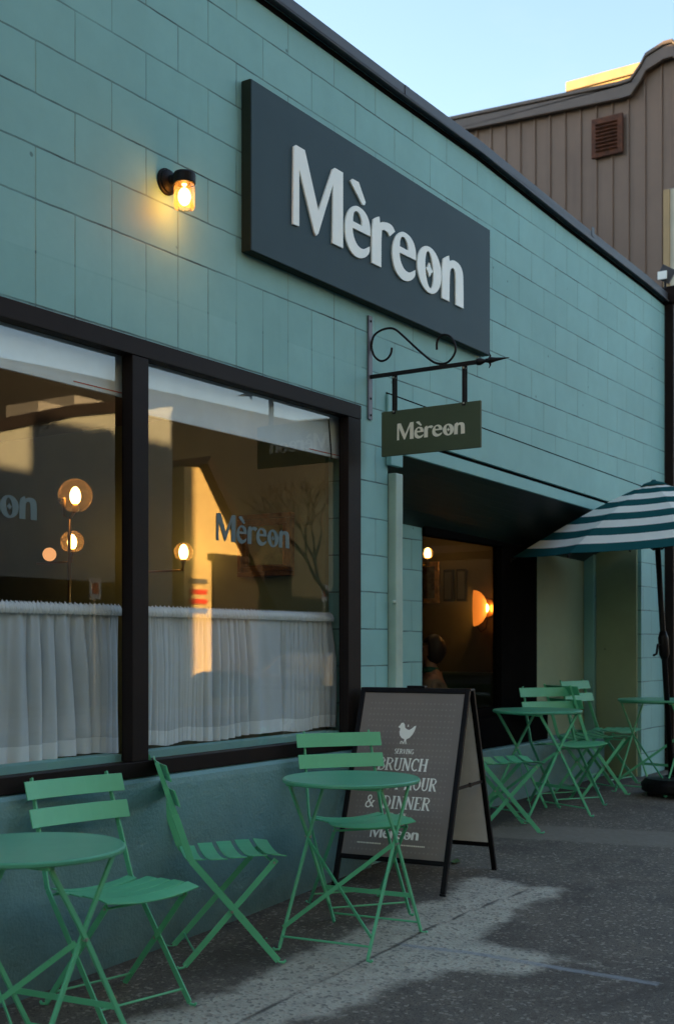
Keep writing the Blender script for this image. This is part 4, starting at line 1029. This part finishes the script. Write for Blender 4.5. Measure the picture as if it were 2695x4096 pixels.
# fascia trim along the top
q = MB(); o_ = [(y, z - .02) for y, z in PR]; i_ = [(y, z - .175) for y, z in reversed(PR)]
q.prism(o_ + i_, lambda a, b, d: (d, a, b), 13.90, 13.955); q.prism([(y, z+.03) for y, z in PR] + [(y, z-.018) for y, z in reversed(PR)], lambda a, b, d: (d, a, b), 13.88, 14.3)
q.build('fascia', paint('brown_fascia', (.12,.09,.072), scale=2, rough=.45), N_, bevel=.01)
q = MB(); q.box((15.9, 2.04, 7.955), (16.0, 3.12, 9.0)); q.build('rear_parapet', paint('tan_parapet', (.42,.29,.11), scale=2, rough=.6), N_)
q = MB(); q.box((15.87, 2.0, 9.002), (16.04, 3.16, 9.13)); q.build('parapet_cap', paint('tan_cap', (.30,.22,.12)), N_)
V_ = W(MB().box((13.93, 1.63, 7.17), (13.964, 2.02, 7.64)).build('louvre_vent', M['rust'], N_, bevel=.006))
q = MB()
for k in range(8): q.bar((13.915, 1.69, 7.235+k*.045), (13.915, 1.96, 7.235+k*.045), .035, .006, (.6,0,1))
q.build('louvre_blade', M['rust'], V_)
q = MB(); q.box((13.98, 1.08, 4.9), (14.2, 1.155, 6.63)); q.build('corner_board', paint('gold_board', (.42,.28,.12), scale=3), N_)
q = MB(); q.box((14.0, 1.0, 4.9), (16, 1.079, 6.63)); q.build('front_render', paint('cream_render', (.62,.58,.45), scale=2, rough=.8), N_)
q = MB(); q.box((10.66, .10, -.5), (13.97, .3, 3.2)); q.box((14.0, .9, -.5), (16, .99, 4.89)); q.build('lower_front', M['dkbrown'], N_)

# ------------------------------------------------------------------ across the street (seen in the window glass), and two unseen light blockers
M['cream'] = wall_paint('cream_stucco', (.27,.28,.245), joints=False)
O1 = thing('stucco_building', (5, -16, 0), 'long cream stucco building across the street reflected in the window', 'building')
q = MB(); prof = [(-25,-.6),(21.35,-.6),(21.35,6.93),(19.65,6.5),(18.2,6.18),(16.2,5.57),(-25,5.3)]
q.prism(prof, XY, -18, -15.05); q.build('wall', M['cream'], O1)
MB().box((18.15,-17,6.0),(19.0,-16,6.50)).build('roof_unit', M['kerb'], O1); MB().box((19.2,-17,6.3),(20.1,-16,6.80)).build('roof_unit', M['kerb'], O1)
q = MB(); tp = prof[2:]; q.prism([(x, z+.14) for x, z in tp] + [(x, z-.1) for x, z in reversed(tp)], XY, -15.04, -14.9); q.build('coping', M['frame'], O1)
q = MB()
for k in range(6): q.box((-20+k*6.5, -15.049, .0), (-15+k*6.5, -14.98, 2.6))
q.build('shop_front', M['black'], O1)
q = MB(); q.box((13.8, -15.04, 0), (19.5, -14.6, 2.62)); q.build('awning', M['black'], O1)
O2 = thing('gabled_building', (24, -16, 0), 'sunlit yellow building with a sloping roof edge across the street', 'building')
q = MB(); prof = [(21.95,-.6),(26.2,-.6),(26.2,1.2),(24.4,3.5),(22.75,5.55),(21.95,5.5)]
q.prism(prof, XY, -18, -15.2); q.build('wall', wall_paint('yellow_stucco', (.55,.40,.17), joints=False), O2)
q = MB(); q.prism([(22.6,5.8),(26.5,.95),(26.35,.8),(22.45,5.6)], XY, -18.2, -14.9); q.build('roof', M['frame'], O2)
q = MB(); q.box((22.95,-15.195,0),(26.19,-15.12,3.35)); q.box((22.8,-15.195,3.352),(24.4,-15.0,3.5)); q.build('door', M['frame'], O2)
for k, (z0, c_) in enumerate(((2.75,(.1,.1,.1)),(2.50,(.7,.06,.03)),(2.27,(.7,.06,.03)),(2.05,(.1,.1,.1)))):
    MB().box((22.1,-15.195,z0),(22.75,-15.16,z0+.12)).build('notice', paint('notice%d' % k, c_), O2)
O5 = thing('left_light_blocker', (-10, -19, 0), 'unseen tall dark block added across the street to dim the left of the wall', 'building')  # added out of view, keeps sky light off the left of the wall
q = MB(); q.box((-45, -26, -.6), (9.5, -13.6, 15)); q.build('wall', paint('dark_blocker_wall', (.022,.028,.034), scale=1.2, rough=.9, bump=.4), O5)
CR = thing('parked_car', (22.6, -11.3, -.32), 'dark grey hatchback parked along the far kerb', 'car')
cp = [(-2.05,.30),(-2.08,.62),(-1.98,.92),(-1.75,1.00),(-1.35,1.38),(-1.05,1.46),(.25,1.44),(.55,1.36),(1.12,.98),(1.85,.86),(2.08,.66),(2.10,.34),(1.75,.26),(-1.7,.26)]
q = MB(); n_ = len(cp); vs = []
for yy, sc2, dzt in ((-.86,.985,0),(-.80,1,0),(.80,1,0),(.86,.985,0)):
    for x, z in cp:
        top = max(0, z-.95); yv = yy*(1-.30*top/.5)
        vs.append((22.6+x*sc2, -11.3+yv, -.32+z))
q.add(vs, [(j*n_+i, j*n_+(i+1)%n_, (j+1)*n_+(i+1)%n_, (j+1)*n_+i) for j in range(3) for i in range(n_)] + [tuple(range(n_)), tuple(range(4*n_-1, 3*n_-1, -1))])
q.build('body', paint('car_grey', (.045,.05,.06), scale=3, rough=.2, spec=.6), CR)
q = MB(); q.add([(22.6-1.25,-10.512,.66),(22.6+.86,-10.512,.66),(22.6+.36,-10.60,1.04),(22.6-1.02,-10.60,1.04)], [(0,1,2,3)]); q.build('side_glass', thin_glass('car_glass', (.1,.1,.1), 1.5, .1), CR)
for wx in (-1.28, 1.32):
    for wy in (-.78, .78):
        q = MB(); q.lathe([(.20,-.09),(.31,-.09),(.33,-.05),(.33,.05),(.31,.09),(.20,.09)], (22.6+wx, -11.3+wy, .01), 24, 'Y'); ob_ = W(q.build('wheel', M['black'], CR))
        q = MB(); q.lathe([(.03,-.1),(.19,-.095),(.19,.095),(.03,.1)], (22.6+wx, -11.3+wy, .01), 18, 'Y'); q.build('rim', M['steel'], ob_)
O3 = thing('dark_building', (34, -26, 0), 'dark pitched building further along the opposite side', 'building')
q = MB(); q.prism([(21.8,-.6),(60,-.6),(60,10.4),(39,10.0),(36,9.4),(29.6,9.25),(24,9.1),(21.8,9)], XY, -30, -22); q.build('wall', paint('dark_wall', (.014,.014,.013), scale=.6, spec=.1), O3)
O6 = thing('corner_shop_row', (30, 6, 0), 'plain two storey brown row further along the same side of the street', 'building')
MB().box((19.5, 1.4, -.6), (52, 12, 6.2)).build('wall', M['siding'], O6); MB().box((19.4, 1.25, 6.205), (52.1, 12.1, 6.45)).build('cornice', M['frame'], O6)
for k in range(9):
    for z in (.9, 3.8):
        f_ = W(MB().box((20.6+k*3.5, 1.33, z), (22.6+k*3.5, 1.396, z+1.6)).build('window', M['frame'], O6)); MB().box((20.7+k*3.5, 1.31, z+.1), (22.5+k*3.5, 1.328, z+1.5)).build('pane', M['glass'], f_)
O7 = thing('far_terrace', (95, -10, 0), 'distant pale terrace closing the end of the street', 'building')
MB().box((90, -40, -.6), (100, 30, 9)).build('wall', M['kerb'], O7)
for k in range(14): MB().box((89.9, -38+k*4.8, 1), (89.98, -36+k*4.8, 3.2)).build('window', M['frame'], O7); MB().box((89.9, -38+k*4.8, 5), (89.98, -36+k*4.8, 7.2)).build('window', M['frame'], O7)
O4 = thing('rear_shade_blocker', (0, 16, 0), 'unseen tall block added behind the restaurant to shade the street', 'building')  # added out of view, stepped to set the shadow line across the street
q = MB(); q.box((-40, 12, -.6), (8.5, 20, 8.8)); q.box((8.51, 12, -.6), (13.4, 13, 9.9)); q.build('wall', M['kerb'], O4)
for i, (x, y, z, lb) in enumerate(((18.08,-14.3,2.25,'parking sign on a thin post across the street, left of the window mullion'),(26.5,-14.3,2.45,'pair of white parking plates on a post across the street'))):
    s_ = thing('street_sign', (x, y, 0), lb, 'sign', 'parking signs across the street')
    q = MB(); q.tube([(x,y,-.2),(x,y,z)], .03, 8); q.build('post', M['steel'], s_)
    q = MB(); q.box((x-.16,y+.03,z-.02),(x+.16,y+.04,z+.42)); q.build('plate', paint('sign_white%d' % i, (.75,.72,.62)), s_)
    q = MB(); q.box((x-.10,y+.041,z+.10),(x+.10,y+.045,z+.32)); q.build('red_mark', paint('sign_red%d' % i, (.6,.08,.05)), s_)
# bare street tree across the road
TR = thing('bare_tree', (25.5, -13.4, -.2), 'leafless street tree across the road', 'tree')
q = MB(); q.tube([(25.5,-13.4,-.2),(25.55,-13.4,1.2),(25.5,-13.45,2.6)], [.14,.11,.09], 10); q.build('trunk', M['frame'], TR, smooth=True)
q = MB(); rr = random.Random(11)
def branch(p, d, l, r_, lv):
    e = p + d*l; mid_ = p + d*l*.5 + Vector((rr.uniform(-.06,.06),)*3)*l
    q.tube([p, mid_, e], [r_, r_*.8, r_*.62], 5)
    if lv:
        for _ in range(3):
            d2 = (d + Vector((rr.uniform(-.8,.8), rr.uniform(-.8,.8), rr.uniform(-.1,.6)))).normalized(); branch(e, d2, l*.72, r_*.6, lv-1)
for k in range(4):
    a_ = k*math.pi/2 + .4; branch(Vector((25.5,-13.45,2.5)), Vector((.6*math.cos(a_), .6*math.sin(a_), .8)).normalized(), 1.2, .055, 4)
q.build('crown', M['frame'], TR)

# ------------------------------------------------------------------ small litter
lf = paint('leaf_green', (.05,.12,.03)); sc_ = paint('dry_leaf', (.32,.24,.14))
for (x, y, a_, m_, lb, s) in ((5.98,-.341,20,lf,'small green leaf lying under the sandwich board',.07),(3.342,-.30,60,sc_,'dry leaf scrap under the leftmost chair, nearer the wall',.035),(3.246,-.36,10,sc_,'dry leaf scrap under the leftmost chair, further from the wall',.03)):
    q = MB(); n = 6; L1 = [(s*(i/n*2-1), .35*s*math.sin(math.pi*i/n), .004+.25*s*(i/n-.5)**2) for i in range(n+1)]; L2 = [(a, -b, c) for a, b, c in L1[1:-1]]; Lm = [(a, 0, c-.003) for a, b, c in L1]
    vs = L1 + Lm + [L1[0]] + L2 + [L1[-1]]; fs = [(i, i+1, n+2+i, n+1+i) for i in range(n)] + [(n+1+i, n+2+i, 2*n+3+i, 2*n+2+i) for i in range(n)]
    q.add(vs, fs); o = q.build('leaf', m_, None); o.location = (x, y, zg(x, y)+.004); o.rotation_euler = (0, 0, R(a_)); tag(o, lb, 'leaf')
for o in WORLD_ROOTS:
    if '_world' in o: del o['_world']
